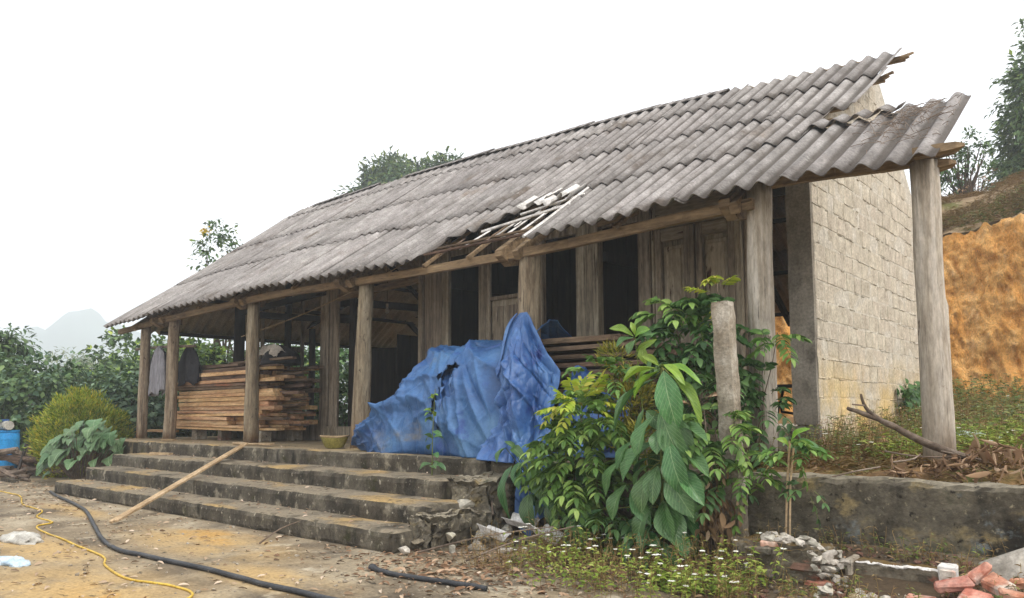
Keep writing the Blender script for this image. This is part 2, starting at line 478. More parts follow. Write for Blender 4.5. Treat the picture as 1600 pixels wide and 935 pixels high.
mat('plank_fresh', ['#9c7450', '#ba9068', '#cba67c', '#d7b892'], nscale=1.3, stretch=(0.8, 10, 14), rough=0.8, bump=0.3, bscale=5, bstretch=(1, 14, 14), rnd=0.2, hue=0.012,
    layers=[('#6e4a2e', 3.0, 0.60, 0.74, (0.8, 7, 9), 'n')])
mat('plank_old', ['#4b3c30', '#6a5646', '#84705c'], nscale=1.3, stretch=(0.9, 10, 14), rough=0.9, bump=0.45, bscale=5, bstretch=(1, 14, 14), rnd=0.22, hue=0.012,
    layers=[('#2e221a', 2.5, 0.55, 0.7, (0.9, 7, 9), 'n'), ('#8a5a3a', 1.5, 0.6, 0.75, (0.7, 3, 3), 'n')])
mat('plank_red', ['#574536', '#776150', '#917a66'], nscale=1.3, stretch=(0.9, 10, 14), rough=0.9, bump=0.5, bscale=5, bstretch=(1, 14, 14), rnd=0.2, hue=0.01,
    layers=[('#33241a', 2.5, 0.55, 0.7, (0.9, 7, 9), 'n')])
mat('batten', ['#8d7454', '#ab9272', '#c2aa8a'], nscale=1.4, stretch=(3, 3, 3), coord='O', rough=0.8, bump=0.3, rnd=0.1)
mat('stick', ['#4c4038', '#6c5d50', '#8b7d70'], nscale=6, coord='O', rough=0.9, bump=0.5, bscale=25, rnd=0.25)
mat('bark', ['#3b3028', '#56483c', '#6d5e50'], nscale=5, stretch=(3, 3, 1), rough=0.95, bump=0.6, bscale=14, rnd=0.2)
mat('block', ['#a29788', '#b5aa99', '#c3b9a8', '#d0c7b6'], nscale=6, rough=0.95, bump=0.5, bscale=45, rnd=0.06, hue=0.004,
    layers=[('#8e8474', 2.2, 0.58, 0.75, (1, 1, 0.4), 'n'), ('#d3b36d', 1.6, 0.34, 0.62, (1, 1, 1), 'low', 0.35, 1.25), ('#6b6352', 40, 0.68, 0.78, (1, 1, 1), 'n')])
mat('mortar', ['#aca496', '#c4bcae', '#d8d1c4'], nscale=9, rough=0.95, bump=0.8, bscale=40, rnd=0.0,
    layers=[('#6e6658', 7.0, 0.62, 0.70, (1, 1, 1), 'n'), ('#cfae68', 1.6, 0.34, 0.62, (1, 1, 1), 'low', 0.35, 1.25)])
mat('plaster', ['#787064', '#8a8276', '#989084', '#a49c90'], nscale=1.6, rough=0.9, bump=0.15, bscale=30, rnd=0.04,
    layers=[('#5c564d', 2.4, 0.5, 0.7, (1, 1, 0.5), 'n'), ('#575149', 3.0, 0.3, 0.6, (1, 1, 1), 'low', 0.2, 0.45)])
mat('step_concrete', ['#332f28', '#474138', '#5d564a', '#787062'], nscale=2.6, stretch=(1.2, 1, 0.8), rough=0.95, bump=0.7, bscale=35, rnd=0.06,
    layers=[('#8f8674', 3.2, 0.56, 0.68, (1.2, 1, 1), 'n'), ('#a89f8e', 16.0, 0.60, 0.70, (1.2, 1, 0.8), 'n'), ('#5c5648', 7.0, 0.54, 0.7, (1, 1, 1), 'n'), ('#26221c', 2.2, 0.55, 0.72, (1.5, 1, 0.4), 'n'), ('#3c3a22', 3.0, 0.58, 0.72, (1, 1, 1), 'n'),
            ('#877b68', 1.8, 0.30, 0.55, (1, 1, 1), 'up'), ('#a58a5c', 1.3, 0.50, 0.64, (0.6, 1, 1), 'up'), ('#4d4536', 9.0, 0.56, 0.68, (1, 1, 1), 'up')])
mat('floor_concrete', ['#7a6b54', '#948266', '#a8946f'], nscale=2.0, rough=0.95, bump=0.4, bscale=30, rnd=0.0,
    layers=[('#3a352c', 2.6, 0.35, 0.55, (1.4, 1, 0.6), 'low', -0.03, 0.0), ('#5a5144', 5.0, 0.56, 0.7, (1, 1, 1), 'n')])
mat('stone_wall', ['#4a443a', '#625b4e', '#7c7362'], nscale=3.0, rough=0.95, bump=0.6, bscale=26, rnd=0.0,
    layers=[('#2e2a24', 2.0, 0.5, 0.66, (1, 1, 0.6), 'n'), ('#8a7a58', 3.4, 0.55, 0.68, (1, 1, 1.4), 'n'), ('#7c8587', 2.2, 0.60, 0.70, (1, 1, 1), 'n'),
            ('#8d8473', 1.2, 0.3, 0.5, (1, 1, 1), 'up'), ('#948a72', 18.0, 0.60, 0.70, (1, 1, 1), 'n'), ('#3d4030', 3.0, 0.56, 0.70, (1, 1, 1), 'n'), ('#2a2520', 14.0, 0.58, 0.70, (1, 1, 1), 'n')])
mat('ruin_mortar', ['#4d463b', '#665d4f', '#837a69'], nscale=7.0, rough=0.95, bump=0.9, bscale=30, rnd=0.0,
    layers=[('#8a5a48', 5.0, 0.56, 0.66, (1, 1, 2.2), 'n'), ('#2e2a22', 6.0, 0.56, 0.70, (1, 1, 1), 'n'), ('#6a5530', 4.0, 0.3, 0.5, (1, 1, 1), 'up'), ('#9c9484', 12.0, 0.60, 0.70, (1, 1, 1), 'n')])
mat('rubble_grey', ['#7d7669', '#9b9488', '#b7b0a4', '#c9c0ae'], nscale=4, coord='O', rough=0.95, bump=0.4, bscale=20, rnd=0.22, hue=0.015,
    layers=[('#a48f66', 2.0, 0.55, 0.7, (1, 1, 1), 'n')])
mat('brick_red', ['#9c5f48', '#b27660', '#c29480', '#d0b0a0'], nscale=5, coord='O', rough=0.95, bump=0.5, bscale=30, rnd=0.15, hue=0.012,
    layers=[('#cfc4b6', 3.0, 0.52, 0.66, (1, 1, 1), 'n'), ('#5b5044', 4.0, 0.60, 0.72, (1, 1, 1), 'n')])
mat('brick_dirty', ['#5a4438', '#77584a', '#8f6a58'], nscale=5, coord='O', rough=0.95, bump=0.5, bscale=30, rnd=0.15, hue=0.01,
    layers=[('#6d665a', 3.0, 0.46, 0.62, (1, 1, 1), 'n'), ('#3a332b', 5.0, 0.58, 0.72, (1, 1, 1), 'n')])
mat('yard', ['#6b5e4c', '#83745e', '#978972', '#ab9e88'], nscale=1.5, rough=0.95, bump=0.4, bscale=22, rnd=0.0,
    layers=[('#544a3e', 0.8, 0.48, 0.68, (1, 1, 1), 'n'), ('#b0a48e', 2.5, 0.58, 0.72, (1, 1, 1), 'n'),
            ('#ad9164', 1.4, 0.30, 0.52, (0.8, 1.3, 1), 'spots', [(-4.6, -3.0, 1.7, 0.55), (-3.2, -4.7, 1.7, 0.8), (-5.5, -4.2, 1.6, 0.4), (-2.6, -3.5, 1.0, 0.35), (-8.5, -2.9, 1.5, .3), (-1.5, -4.8, 1.2, 0.6)]),
            ('#b08a50', 2.2, 0.46, 0.60, (0.8, 1.3, 1), 'spots', [(-4.9, -2.75, 1.1, 0.3), (-2.6, -4.6, 0.9, 0.35)]),
            ('#3e362c', 9.0, 0.60, 0.70, (0.7, 1.6, 1), 'n'), ('#4a3d2e', 2.0, 0.25, 0.45, (1, 1, 1), 'spots', [(1.2, -1.2, 1.6, 0.8), (-0.6, -1.5, 1.3, 0.8)]), ('#2f3a1c', 0.5, 0.3, 0.6, (1, 1, 1), 'spots', [(-19, 3, 6.5, 5.5), (-8, 12, 12, 4)])])
mat('terrace', ['#6a5238', '#876a48', '#9f7d55'], nscale=3, rough=1.0, bump=0.7, bscale=22, rnd=0.0,
    layers=[('#5a5f30', 1.6, 0.5, 0.66, (1, 1, 1), 'n'), ('#4a3a2a', 8, 0.56, 0.7, (1, 1, 1), 'n')])
mat('orange_earth', ['#d0924a', '#dca058', '#e4b06c', '#ebbe86'], nscale=2.4, stretch=(1.6, 1.6, 0.8), rough=1.0, bump=1.0, bscale=7, rnd=0.0, dist=0.12,
    layers=[('#b5753a', 3.4, 0.60, 0.74, (1.4, 1.4, 0.5), 'n'), ('#d8a870', 5.0, 0.62, 0.72, (1, 1, 0.8), 'n'), ('#8a5a2a', 9.0, 0.66, 0.74, (1, 1, 1), 'n')])
mat('dry_slope', ['#7a664e', '#927c60', '#a8937a'], nscale=2.0, rough=1.0, bump=0.7, bscale=12, rnd=0.0, dist=0.06,
    layers=[('#5d5a30', 1.0, 0.5, 0.62, (1, 1, 1), 'n'), ('#a08c78', 3.0, 0.6, 0.7, (1, 1, 1), 'n'), ('#5a4630', 5.0, 0.58, 0.7, (1, 1, 1), 'n')])
mat('far_hill', ['#2f4236', '#3c5040', '#4a5c48'], nscale=0.02, rough=1.0, bump=0, rnd=0.0)
mat('tarp_faded', ['#24426e', '#315788', '#416b9c', '#5c83aa'], nscale=1.5, rough=0.46, spec=0.45, bump=0.6, bscale=11, grain=0.1, rnd=0.0, dist=0.03,
    layers=[('#77899a', 1.1, 0.60, 0.80, (1, 1, 1), 'n'), ('#2d4f8f', 2.6, 0.58, 0.7, (1, 1, 1), 'n'), ('#6f7276', 1.7, 0.60, 0.74, (0.6, 1, 1), 'n')])
mat('tarp_blue', ['#24457e', '#335a92', '#4870a6', '#6288b2'], nscale=2.2, rough=0.36, spec=0.5, bump=0.6, bscale=10, grain=0.1, rnd=0.05, dist=0.03,
    layers=[('#5f86c8', 2.4, 0.60, 0.72, (1, 1, 1), 'n'), ('#1b2f70', 3.0, 0.58, 0.7, (1, 1, 1), 'n')])
mat('hose_black', ['#26272a', '#3a3b3e', '#4b4b4c'], nscale=4, rough=0.55, bump=0.1, rnd=0.0, layers=[('#857762', 3.0, 0.56, 0.75, (1, 1, 1), 'up')])
mat('hose_yellow', ['#b08d2e', '#c9a53e', '#d6b854'], nscale=4, rough=0.5, bump=0.1, rnd=0.0)
mat('cloth_grey', ['#77747a', '#8b888d', '#9b989b'], nscale=5, stretch=(3, 3, 0.5), rough=0.95, bump=0.3, rnd=0.05)
mat('cloth_dark', ['#1d1c20', '#2a292d', '#3a383b'], nscale=4, rough=0.95, bump=0.3, rnd=0.1)
mat('cloth_pale', ['#9c9184', '#b8ada0', '#cfc6ba'], nscale=4, rough=0.95, bump=0.3, rnd=0.1)
mat('basket', ['#6d6632', '#8a8244', '#a39a58'], nscale=6, rough=0.8, bump=0.5, bscale=60, rnd=0.0)
mat('barrel_blue', ['#1f7ab8', '#2b8ecb', '#3d9dd6'], nscale=3, rough=0.5, bump=0.1, rnd=0.0, layers=[('#6d6a60', 3.0, 0.6, 0.75, (1, 1, 1), 'n')])
mat('metal_grey', ['#8d8d8b', '#a6a6a4', '#bababa'], nscale=4, rough=0.4, bump=0.1, rnd=0.0)
mat('steel_dark', ['#1c1816', '#2b2420', '#3a2f28'], nscale=4, rough=0.7, bump=0.1, rnd=0.0)
mat('bag_white', ['#98938a', '#b2ada3', '#c8c4bb'], nscale=6, rough=0.6, bump=0.5, bscale=20, rnd=0.1)
mat('bag_mint', ['#9db3a4', '#b9ccbf', '#d3dfd6'], nscale=6, rough=0.5, bump=0.5, bscale=20, rnd=0.0)
mat('bag_blue', ['#8fa9bd', '#b5c6d2', '#d8dee2'], nscale=6, rough=0.5, bump=0.5, bscale=20, rnd=0.0)
mat('post_concrete', ['#6f6455', '#8b7f6e', '#a3998a', '#b8afa2'], nscale=4.5, rough=0.95, bump=0.7, bscale=30, rnd=0.0,
    layers=[('#4b4338', 7.0, 0.58, 0.70, (1, 1, 1), 'n')])
def leafmat(name, cols, trans=0.22, rough=0.5, island=0.7, **k):
    return mat(name, cols, nscale=1.2, rough=rough, bump=0, rnd=0.06, hue=0.006, island=island, trans=trans, spec=0.3, contrast=(0.15, 0.85), **k)
leafmat('leaf_tree', ['#2c4222', '#3c572c', '#527040', '#71894f'])
leafmat('leaf_tree_yellowish', ['#3a4a1c', '#53652a', '#6d7d34', '#8a9440'])
leafmat('leaf_bush', ['#33492a', '#48623a', '#5f7a48', '#7f945f'])
leafmat('leaf_bush_bright', ['#4a6420', '#688330', '#87a040', '#a8b852'])
leafmat('leaf_bluegreen', ['#3a5440', '#4d6a50', '#658064', '#839a7c'])
leafmat('leaf_gold', ['#566a1e', '#7e9030', '#a8b040', '#c2a83e'], trans=0.3)
leafmat('leaf_yellow_flower', ['#c9a820', '#dcbc30', '#e6cc50'], trans=0.3)
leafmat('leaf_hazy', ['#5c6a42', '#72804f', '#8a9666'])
leafmat('leaf_cassia', ['#41612a', '#587b38', '#729446', '#95ae5c'])
leafmat('leaf_vine', ['#2f4a26', '#416132', '#567842', '#72905a'])
leafmat('leaf_young', ['#7f9422', '#9cae30', '#b6c048', '#c0b050'], trans=0.35)
leafmat('leaf_croton', ['#4e5a1c', '#84802c', '#a89a3c', '#6a7028'], trans=0.25)
leafmat('leaf_weed', ['#3d4d20', '#586a2c', '#74803c', '#8f8c4a'])
leafmat('leaf_weed_bright', ['#5c7426', '#7a9034', '#96a746', '#b4bb62'], trans=0.3)
leafmat('grass_dry', ['#6f5a38', '#8c7448', '#a58d60', '#7a5a3c'], trans=0.1, rough=0.9)
leafmat('leaf_dead', ['#5c4632', '#7d6148', '#9c7e60', '#b89c80'], trans=0.05, rough=0.9)
leafmat('leaf_litter', ['#6e5a48', '#94795f', '#b39a82', '#cdb8a4'], trans=0.0, rough=0.9)
leafmat('petal_white', ['#d8d6c8', '#e8e6da', '#f0eee4'], trans=0.2)

def big_leaf_mat(name, base, mid, vein, rough=0.36, trans=0.18):
    m = mat(name, [base, mid], nscale=5, coord='O', rough=rough, bump=0, rnd=0.20, hue=0.02, trans=trans, spec=0.5, layers=[('#8a7a3c', 9.0, 0.66, 0.72, (1, 1, 1), 'n'), (base, 2.0, 0.5, 0.7, (1, 1, 1), 'n')])
    nt = m.node_tree; N = nt.nodes; L = nt.links
    tc = N.new("ShaderNodeTexCoord"); sx = N.new("ShaderNodeSeparateXYZ"); L.new(tc.outputs["Object"], sx.inputs[0])
    ab = N.new("ShaderNodeMath"); ab.operation = 'ABSOLUTE'; L.new(sx.outputs[0], ab.inputs[0])
    ma = N.new("ShaderNodeMath"); ma.operation = 'MULTIPLY_ADD'; ma.inputs[1].default_value = -0.75; L.new(ab.outputs[0], ma.inputs[0]); L.new(sx.outputs[1], ma.inputs[2])
    fr = N.new("ShaderNodeMath"); fr.operation = 'PINGPONG'; fr.inputs[1].default_value = 0.05; L.new(ma.outputs[0], fr.inputs[0])
    v1 = N.new("ShaderNodeMapRange"); v1.inputs[1].default_value = 0.0; v1.inputs[2].default_value = 0.012; v1.inputs[3].default_value = 0.55; v1.inputs[4].default_value = 0; L.new(fr.outputs[0], v1.inputs[0])
    v2 = N.new("ShaderNodeMapRange"); v2.inputs[1].default_value = 0.008; v2.inputs[2].default_value = 0.02; v2.inputs[3].default_value = 0.9; v2.inputs[4].default_value = 0; L.new(ab.outputs[0], v2.inputs[0])
    mx = N.new("ShaderNodeMath"); mx.operation = 'MAXIMUM'; L.new(v1.outputs[0], mx.inputs[0]); L.new(v2.outputs[0], mx.inputs[1])
    bs = [n for n in N if n.type == 'BSDF_PRINCIPLED'][0]
    old = bs.inputs["Base Color"].links[0].from_socket
    mix = N.new("ShaderNodeMix"); mix.data_type = 'RGBA'; mix.inputs["B"].default_value = col4(vein)
    L.new(mx.outputs[0], mix.inputs["Factor"]); L.new(old, mix.inputs["A"])
    L.new(mix.outputs["Result"], bs.inputs["Base Color"])
    b = N.new("ShaderNodeBump"); b.inputs["Strength"].default_value = 0.5; b.inputs["Distance"].default_value = 0.01; b.invert = True
    L.new(mx.outputs[0], b.inputs["Height"]); L.new(b.outputs[0], bs.inputs["Normal"])
big_leaf_mat('leaf_broad', '#3f6634', '#5f8850', '#93ad78')
big_leaf_mat('leaf_broad_young', '#6c9428', '#8cb03a', '#b9cc74', trans=0.3)
big_leaf_mat('leaf_round', '#48663f', '#68865a', '#98ad88', rough=0.55)
big_leaf_mat('leaf_deep', '#35592c', '#4e7540', '#7f9c66')

# ---------------------------------------------------------------- the lie of the land
def ground_z(x, y):
    z = -0.777
    z += 0.012 * fbm(x * 0.5, y * 0.5) + 0.004 * fbm(x * 4, y * 4)
    # soil and debris banked against the retaining wall
    t = max(0.0, min(1.0, (x - 0.1) / 0.8)) * max(0.0, min(1.0, (y + 1.5) / 0.8))
    z += 0.22 * t
    t2 = max(0.0, min(1.0, (x + 2.6) / 0.8)) * max(0.0, min(1.0, (y + 2.1) / 1.2))
    z += 0.07 * t2
    return z

def grid_mesh(name, xs, ys, fz, m, **kw):
    xs, ys = list(xs), list(ys)
    V = [(x, y, fz(x, y)) for y in ys for x in xs]
    nx = len(xs)
    F = [(j * nx + i, j * nx + i + 1, (j + 1) * nx + i + 1, (j + 1) * nx + i) for j in range(len(ys) - 1) for i in range(nx - 1)]
    return link(name, np_mesh(name, V, F), m, smooth=True, **kw)

def spread(lo, a, b, hi, n, far):
    core = list(np.linspace(a, b, n))
    left = [a - (a - lo) * (k / far) ** 2.2 for k in range(far, 0, -1)]
    right = [b + (hi - b) * (k / far) ** 2.2 for k in range(1, far + 1)]
    return left + core + right

grid_mesh('ground', spread(-900, -14, 4, 200, 150, 14), spread(-200, -7, 1, 650, 90, 14), ground_z, 'yard', kind='structure')

def terrace_z(x, y):
    z = 0.0 + 0.06 * max(0, min(1, (y + 0.5) / 0.8)) + 0.05 * max(0, y) 
    z -= 0.10 * max(0, min(1, (-0.38 - y) / 0.15))
    return min(z, 0.55) + 0.03 * fbm(x * 2, y * 2) + (0.05 * max(0, min(1, (x - 0.9) / 0.6)))
grid_mesh('terrace_ground', np.linspace(0.02, 9, 70), list(np.linspace(-0.60, 1.5, 40)) + list(np.linspace(1.6, 11.6, 70)), terrace_z, 'terrace', kind='structure')
grid_mesh('yard_behind', np.linspace(-10, 0.0, 40), np.linspace(8.45, 11.6, 16), lambda x, y: 0.25 + 0.05 * (y - 8.4) + 0.04 * fbm(x * 2, y * 2), 'terrace', kind='structure')

# the cut bank: raw orange soil, a ragged lip, dry slope above
def cut_bank():
    xs = np.concatenate([np.linspace(-10, -5, 30), np.linspace(-4.96, 3.5, 230), np.linspace(3.6, 10, 40)]); zs = np.linspace(0.05, 1, 90)
    V = []
    for k in zs:
        for x in xs:
            top = 4.40 + 0.22 * fbm(x * 0.7, 3.3) + 0.17 * max(-3, min(3, x))
            z = 0.1 + (top - 0.1) * k
            y = 11.0 + 0.62 * k ** 1.4 + 0.16 * fbm(x * 0.9, z * 0.9, 1.0) + 0.10 * fbm(x * 3.1, z * 2.4, 5.0)
            y -= 0.10 * abs(fbm(x * 2.6 + z * 1.1, z * 0.7, 9.0)) + 0.055 * (1 - abs(noise.noise(Vector((x * 6 + z * 2, z * 3.2, 2.0))) * 2.2)) + 0.035 * (1 - abs(noise.noise(Vector((x * 14 + z * 4, z * 9, 7.0))) * 2.2))
            z += 0.10 * (k > 0.96) * fbm(x * 5, 1.0)
            y -= 0.35 * max(0, (0.35 - k)) / 0.35
            V.append((x, y, z))
    nx = len(xs)
    F = [(j * nx + i, j * nx + i + 1, (j + 1) * nx + i + 1, (j + 1) * nx + i) for j in range(len(zs) - 1) for i in range(nx - 1)]
    link('earth_bank', np_mesh('earth_bank', V, F), 'orange_earth', kind='structure')
cut_bank()
def slope_z(x, y):
    top = 4.43 + 0.22 * fbm(x * 0.7, 3.3) + 0.17 * max(-3, min(3, x))
    d = y - 11.62
    z = top + 0.55 * min(d, 2.6) + 0.10 * max(0, min(d - 2.6, 30)) + 0.14 * fbm(x * 0.9, y * 0.9) + 0.06 * fbm(x * 3, y * 3)
    if d < 0.0: z -= 0.30 * (-d / 0.3)
    return z
grid_mesh('hillside', np.linspace(-10, 10, 90), list(np.linspace(11.62, 15, 42)) + list(np.linspace(15.4, 44, 24)), slope_z, 'dry_slope', kind='structure')

def mountain(name, c, width, h, depth, seed, peaks):
    nx, ny = 90, 26
    V = []
    for j in range(ny):
        for i in range(nx):
            u = i / (nx - 1) * 2 - 1; w = j / (ny - 1) * 2 - 1
            prof = 0
            for (pc, pw, ph) in peaks: prof = max(prof, ph * math.exp(-abs((u - pc) / pw) ** 1.6))
            z = h * prof * max(0, 1 - abs(w) ** 1.3) + h * 0.07 * fbm(u * 5 + seed, w * 3, seed) * (1 - abs(w)) 
            V.append((u * width, w * depth, max(-3, z - 3)))
    F = [(j * nx + i, j * nx + i + 1, (j + 1) * nx + i + 1, (j + 1) * nx + i) for j in range(ny - 1) for i in range(nx - 1)]
    o = link(name, np_mesh(name, V, F), 'far_hill', kind='structure', smooth=True)
    o.location = c[:3]
    o.rotation_euler = (0, 0, c[3])
    return o

mountain('distant_mountain', (-647, 218, 0, math.radians(71)), 230, 88, 160, 3.0,
         [(0.0, 0.22, 0.97), (0.05, 0.18, 0.98), (0.14, 0.30, 0.86), (-0.10, 0.26, 0.80), (0.25, 0.40, 0.80), (0.85, 0.5, 0.66), (-0.5, 0.4, 0.62)])

# ================================================================ the farmhouse
house = empty('farmhouse', (-6.0, 0, 0), label='weathered timber farmhouse with a grey corrugated roof, open porch and concrete steps', cat='house')

EX = [-14.2, -11.65, -9.7, -8.2, -6.8, -5.5, -4.5, -3.2, -2.4, -1.6, -0.4, 0.5, 1.0, 1.3, 1.7]
EZ = [2.35, 2.46, 2.51, 2.545, 2.52, 2.50, 2.49, 2.49, 2.49, 2.52, 2.57, 2.56, 2.52, 2.49, 2.52]
RX = [-14, -12.7, -9.4, -6.4, -4.9, -3.6, -2.3, -1.9, -0.6, 0.7]
RZ = [5.56, 5.58, 5.60, 5.56, 5.53, 5.50, 5.45, 5.41, 5.34, 5.26]
YE, YR, YB = -0.35, 3.9, 8.25
def ez(x): return float(np.interp(x, EX, EZ))
def rz(x): return float(np.interp(x, RX, RZ))
def front(x, t, dn=0.0):
    """point on the front slope: t = 0 at the eave, 1 at the ridge, dn off the surface"""
    a, b = ez(x), rz(x)
    y = YE + (YR - YE) * t
    z = a + (b - a) * t - 0.05 * math.sin(PI * t) + 0.02 * fbm(x * 0.5, t * 2.0, 4.0)
    s = math.hypot(YR - YE, b - a)
    return Vector((x, y - dn * (b - a) / s, z + dn * (YR - YE) / s))
def rear(x, t, dn=0.0):
    a, b = 2.45, rz(x)
    y = YB + (YR - YB) * t
    z = a + (b - a) * t - 0.05 * math.sin(PI * t)
    s = math.hypot(YB - YR, b - a)
    return Vector((x, y + dn * (b - a) / s, z + dn * (YB - YR) / s))
LAP = [lambda x: 0.0,
       lambda x: float(np.interp(x, [-14, -8.8, -4.4, -1, 0, 1.6], [.335, .335, .305, .305, .325, .335])),
       lambda x: float(np.interp(x, [-14, -5.6, -1.7, -0.6, -0.3, 0.5], [.635, .61, .615, .56, .53, .505])),
       lambda x: float(np.interp(x, [-14, -6.6, -1.5, 0.6], [.925, .885, .83, .79])),
       lambda x: 1.0]
PITCH, AMP, TH = 0.212, 0.035, 0.007

# frame of the roof: rafters and purlins under the sheets
roof = MB()
xs_ = np.linspace(-13.6, 0.0, 30)
for a, b in zip(xs_[:-1], xs_[1:]):
    roof.beam(front(a, 0.985, -0.16), front(b, 0.985, -0.16), 0.10, 0.12)
roof = roof.build('roof', 'wood_beam', house)
for t, x1 in ((0.31, 1.25), (0.47, 0.2), (0.60, 0.2), (0.80, 0.40), (0.985, 0.46)):
    mb = MB()
    xx = np.linspace(-13.9 + t, x1, 12)
    for a, b in zip(xx[:-1], xx[1:]):
        mb.beam(front(a, t, -0.085), front(b + 0.01, t, -0.085), 0.055, 0.075, 0.004)
    mb.build('purlin', 'wood_beam', roof)
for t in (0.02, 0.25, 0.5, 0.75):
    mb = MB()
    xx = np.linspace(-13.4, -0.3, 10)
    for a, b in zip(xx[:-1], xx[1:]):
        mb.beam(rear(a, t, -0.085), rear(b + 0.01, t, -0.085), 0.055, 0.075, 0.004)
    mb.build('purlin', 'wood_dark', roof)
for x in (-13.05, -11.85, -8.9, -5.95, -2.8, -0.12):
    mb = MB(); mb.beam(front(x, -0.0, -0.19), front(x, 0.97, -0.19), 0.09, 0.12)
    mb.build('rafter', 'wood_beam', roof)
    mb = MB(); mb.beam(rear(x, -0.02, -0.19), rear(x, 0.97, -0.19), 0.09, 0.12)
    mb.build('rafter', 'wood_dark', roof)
for x in (-10.4, -7.4, -4.4, -3.6, -1.45):                       # lighter rafters between, close under the sheets
    mb = MB(); mb.beam(front(x, 0.01, -0.135), front(x, 0.97, -0.135), 0.05, 0.05)
    mb.build('rafter', 'wood_beam', roof)
# short wedge-shaped rafter tails showing at the eave beside each post
for x in (-12.2, -9.12, -6.2, -3.05, -0.2):
    mb = MB()
    a = front(x, 0.0, -0.10)
    w = 0.055
    prof = [(a.y + 0.02, a.z + 0.02), (a.y + 0.02, a.z - 0.05), (a.y + 0.20, a.z - 0.15), (a.y + 0.62, a.z - 0.06), (a.y + 0.62, a.z + 0.42)]
    vs = [(x - w, p[0], p[1]) for p in prof] + [(x + w, p[0], p[1]) for p in prof]
    n = len(prof)
    mb.add(vs, [tuple(range(n)), tuple(range(2 * n - 1, n - 1, -1))] + [(i, i + n, (i + 1) % n + n, (i + 1) % n) for i in range(n)])
    mb.build('rafter_tail', 'wood_beam', roof)

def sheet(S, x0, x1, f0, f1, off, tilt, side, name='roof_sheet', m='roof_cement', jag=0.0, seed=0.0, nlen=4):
    """one corrugated sheet between slope lines f0(x) and f1(x); raised at its lower end, sides lapped"""
    n = max(4, int(round((x1 - x0) / PITCH * 8)))
    top, bot = [], []
    for j in range(nlen + 1):
        v = j / nlen
        for i in range(n + 1):
            x = x0 + (x1 - x0) * i / n
            t0, t1 = f0(x), f1(x)
            if jag and j == 0: t0 += jag * fbm(x * 6 + seed, seed) + jag * 0.5 * fbm(x * 17, seed)
            t = t0 + (t1 - t0) * v
            wv = AMP * math.cos(2 * PI * x / PITCH)
            d = off + wv + tilt * (1 - v) + 0.010 * (i / n) + 0.005 * fbm(x * 1.3 + seed, v * 2, seed)
            top.append(S(x, t, d)); bot.append(S(x, t, d - TH))
    w = n + 1; N = len(top)
    F = []
    for j in range(nlen):
        for i in range(n):
            a = j * w + i
            F.append((a, a + 1, a + w + 1, a + w)); F.append((N + a, N + a + w, N + a + w + 1, N + a + 1))
    for i in range(n):
        a = i; F.append((a, N + a, N + a + 1, a + 1)); a = nlen * w + i; F.append((a, a + 1, N + a + 1, N + a))
    for j in range(nlen):
        a = j * w; F.append((a, a + w, N + a + w, N + a)); a = j * w + n; F.append((a, N + a, N + a + w, a + w))
    if side < 0: F = [q[::-1] for q in F]
    me = np_mesh(name, [tuple(p) for p in top + bot], F)
    o = link(name, me, m, roof)
    fl = np.zeros(len(me.polygons), dtype=bool); fl[:nlen * n * 2] = True
    me.polygons.foreach_set("use_smooth", fl)
    return o

W5 = PITCH * 5
def cst(v): return lambda x: v
ends = [(-14.0, 1.60), (-13.95, 0.18), (-13.75, 0.45), (-13.35, 0.44)]
for row in range(4):
    xl, xr = ends[row]
    # sheets are laid from the right; the left end of a row takes a narrower one
    x1 = xr
    k = 0
    while x1 > xl + 0.05:
        x0 = max(xl, x1 - W5)
        if x0 - xl < 0.3: x0 = xl
        j1 = rng.uniform(-0.012, 0.012); j2 = rng.uniform(-0.006, 0.006)
        lo, hi = LAP[row], LAP[row + 1]
        f0 = (lambda x, lo=lo, j=j1: lo(x) - 0.018 + (j if row else j * 0.5))
        f1 = (lambda x, hi=hi, j=j2: min(1.0, hi(x) + 0.025) + j)
        off = 0.0
        if row == 0:
            # the hole: no sheets from x -4.3 to -2.5 below a ragged diagonal
            if x0 < -2.5 < x1: x0 = -2.5
            elif -4.3 < x1 <= -2.5:
                if x1 == -2.5:
                    hx = [-4.42, -4.3, -3.85, -3.6, -3.2, -2.95, -2.5]; ht = [-.01, .11, .15, .21, .27, .292, .30]
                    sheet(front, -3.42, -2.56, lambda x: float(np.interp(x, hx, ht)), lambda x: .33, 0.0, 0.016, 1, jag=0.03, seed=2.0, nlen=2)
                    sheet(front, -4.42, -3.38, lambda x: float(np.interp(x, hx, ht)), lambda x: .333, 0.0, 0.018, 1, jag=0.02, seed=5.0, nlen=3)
                    x1 = -4.40
                    continue
        if row == 0 and x1 > 1.4:                       # last sheet sags towards the corner post
            f0 = lambda x: -0.012 + 0.0 * x
            f1 = lambda x: 0.345 + 0.04 * max(0, min(1, (x - 0.7) / 0.4))
        if row == 3: off = 0.0
        tilt = 0.020 + rng.uniform(-0.002, 0.010)
        if row == 1 and k in (0,): f0 = (lambda x, lo=lo: lo(x) - 0.045); tilt = 0.03
        if row == 3 and k in (0, 1): f0 = (lambda x, lo=lo: lo(x) - 0.03); tilt = 0.03
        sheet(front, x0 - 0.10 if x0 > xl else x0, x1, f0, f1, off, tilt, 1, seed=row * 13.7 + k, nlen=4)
        x1 = x0; k += 1
# the short broken sheet left on the second course beyond the wall
sheet(front, 0.10, 1.03, lambda x: 0.315 + 0.02 * (x - .1), lambda x: 0.40, 0.012, 0.05, 1, seed=77, jag=0.004, nlen=2)
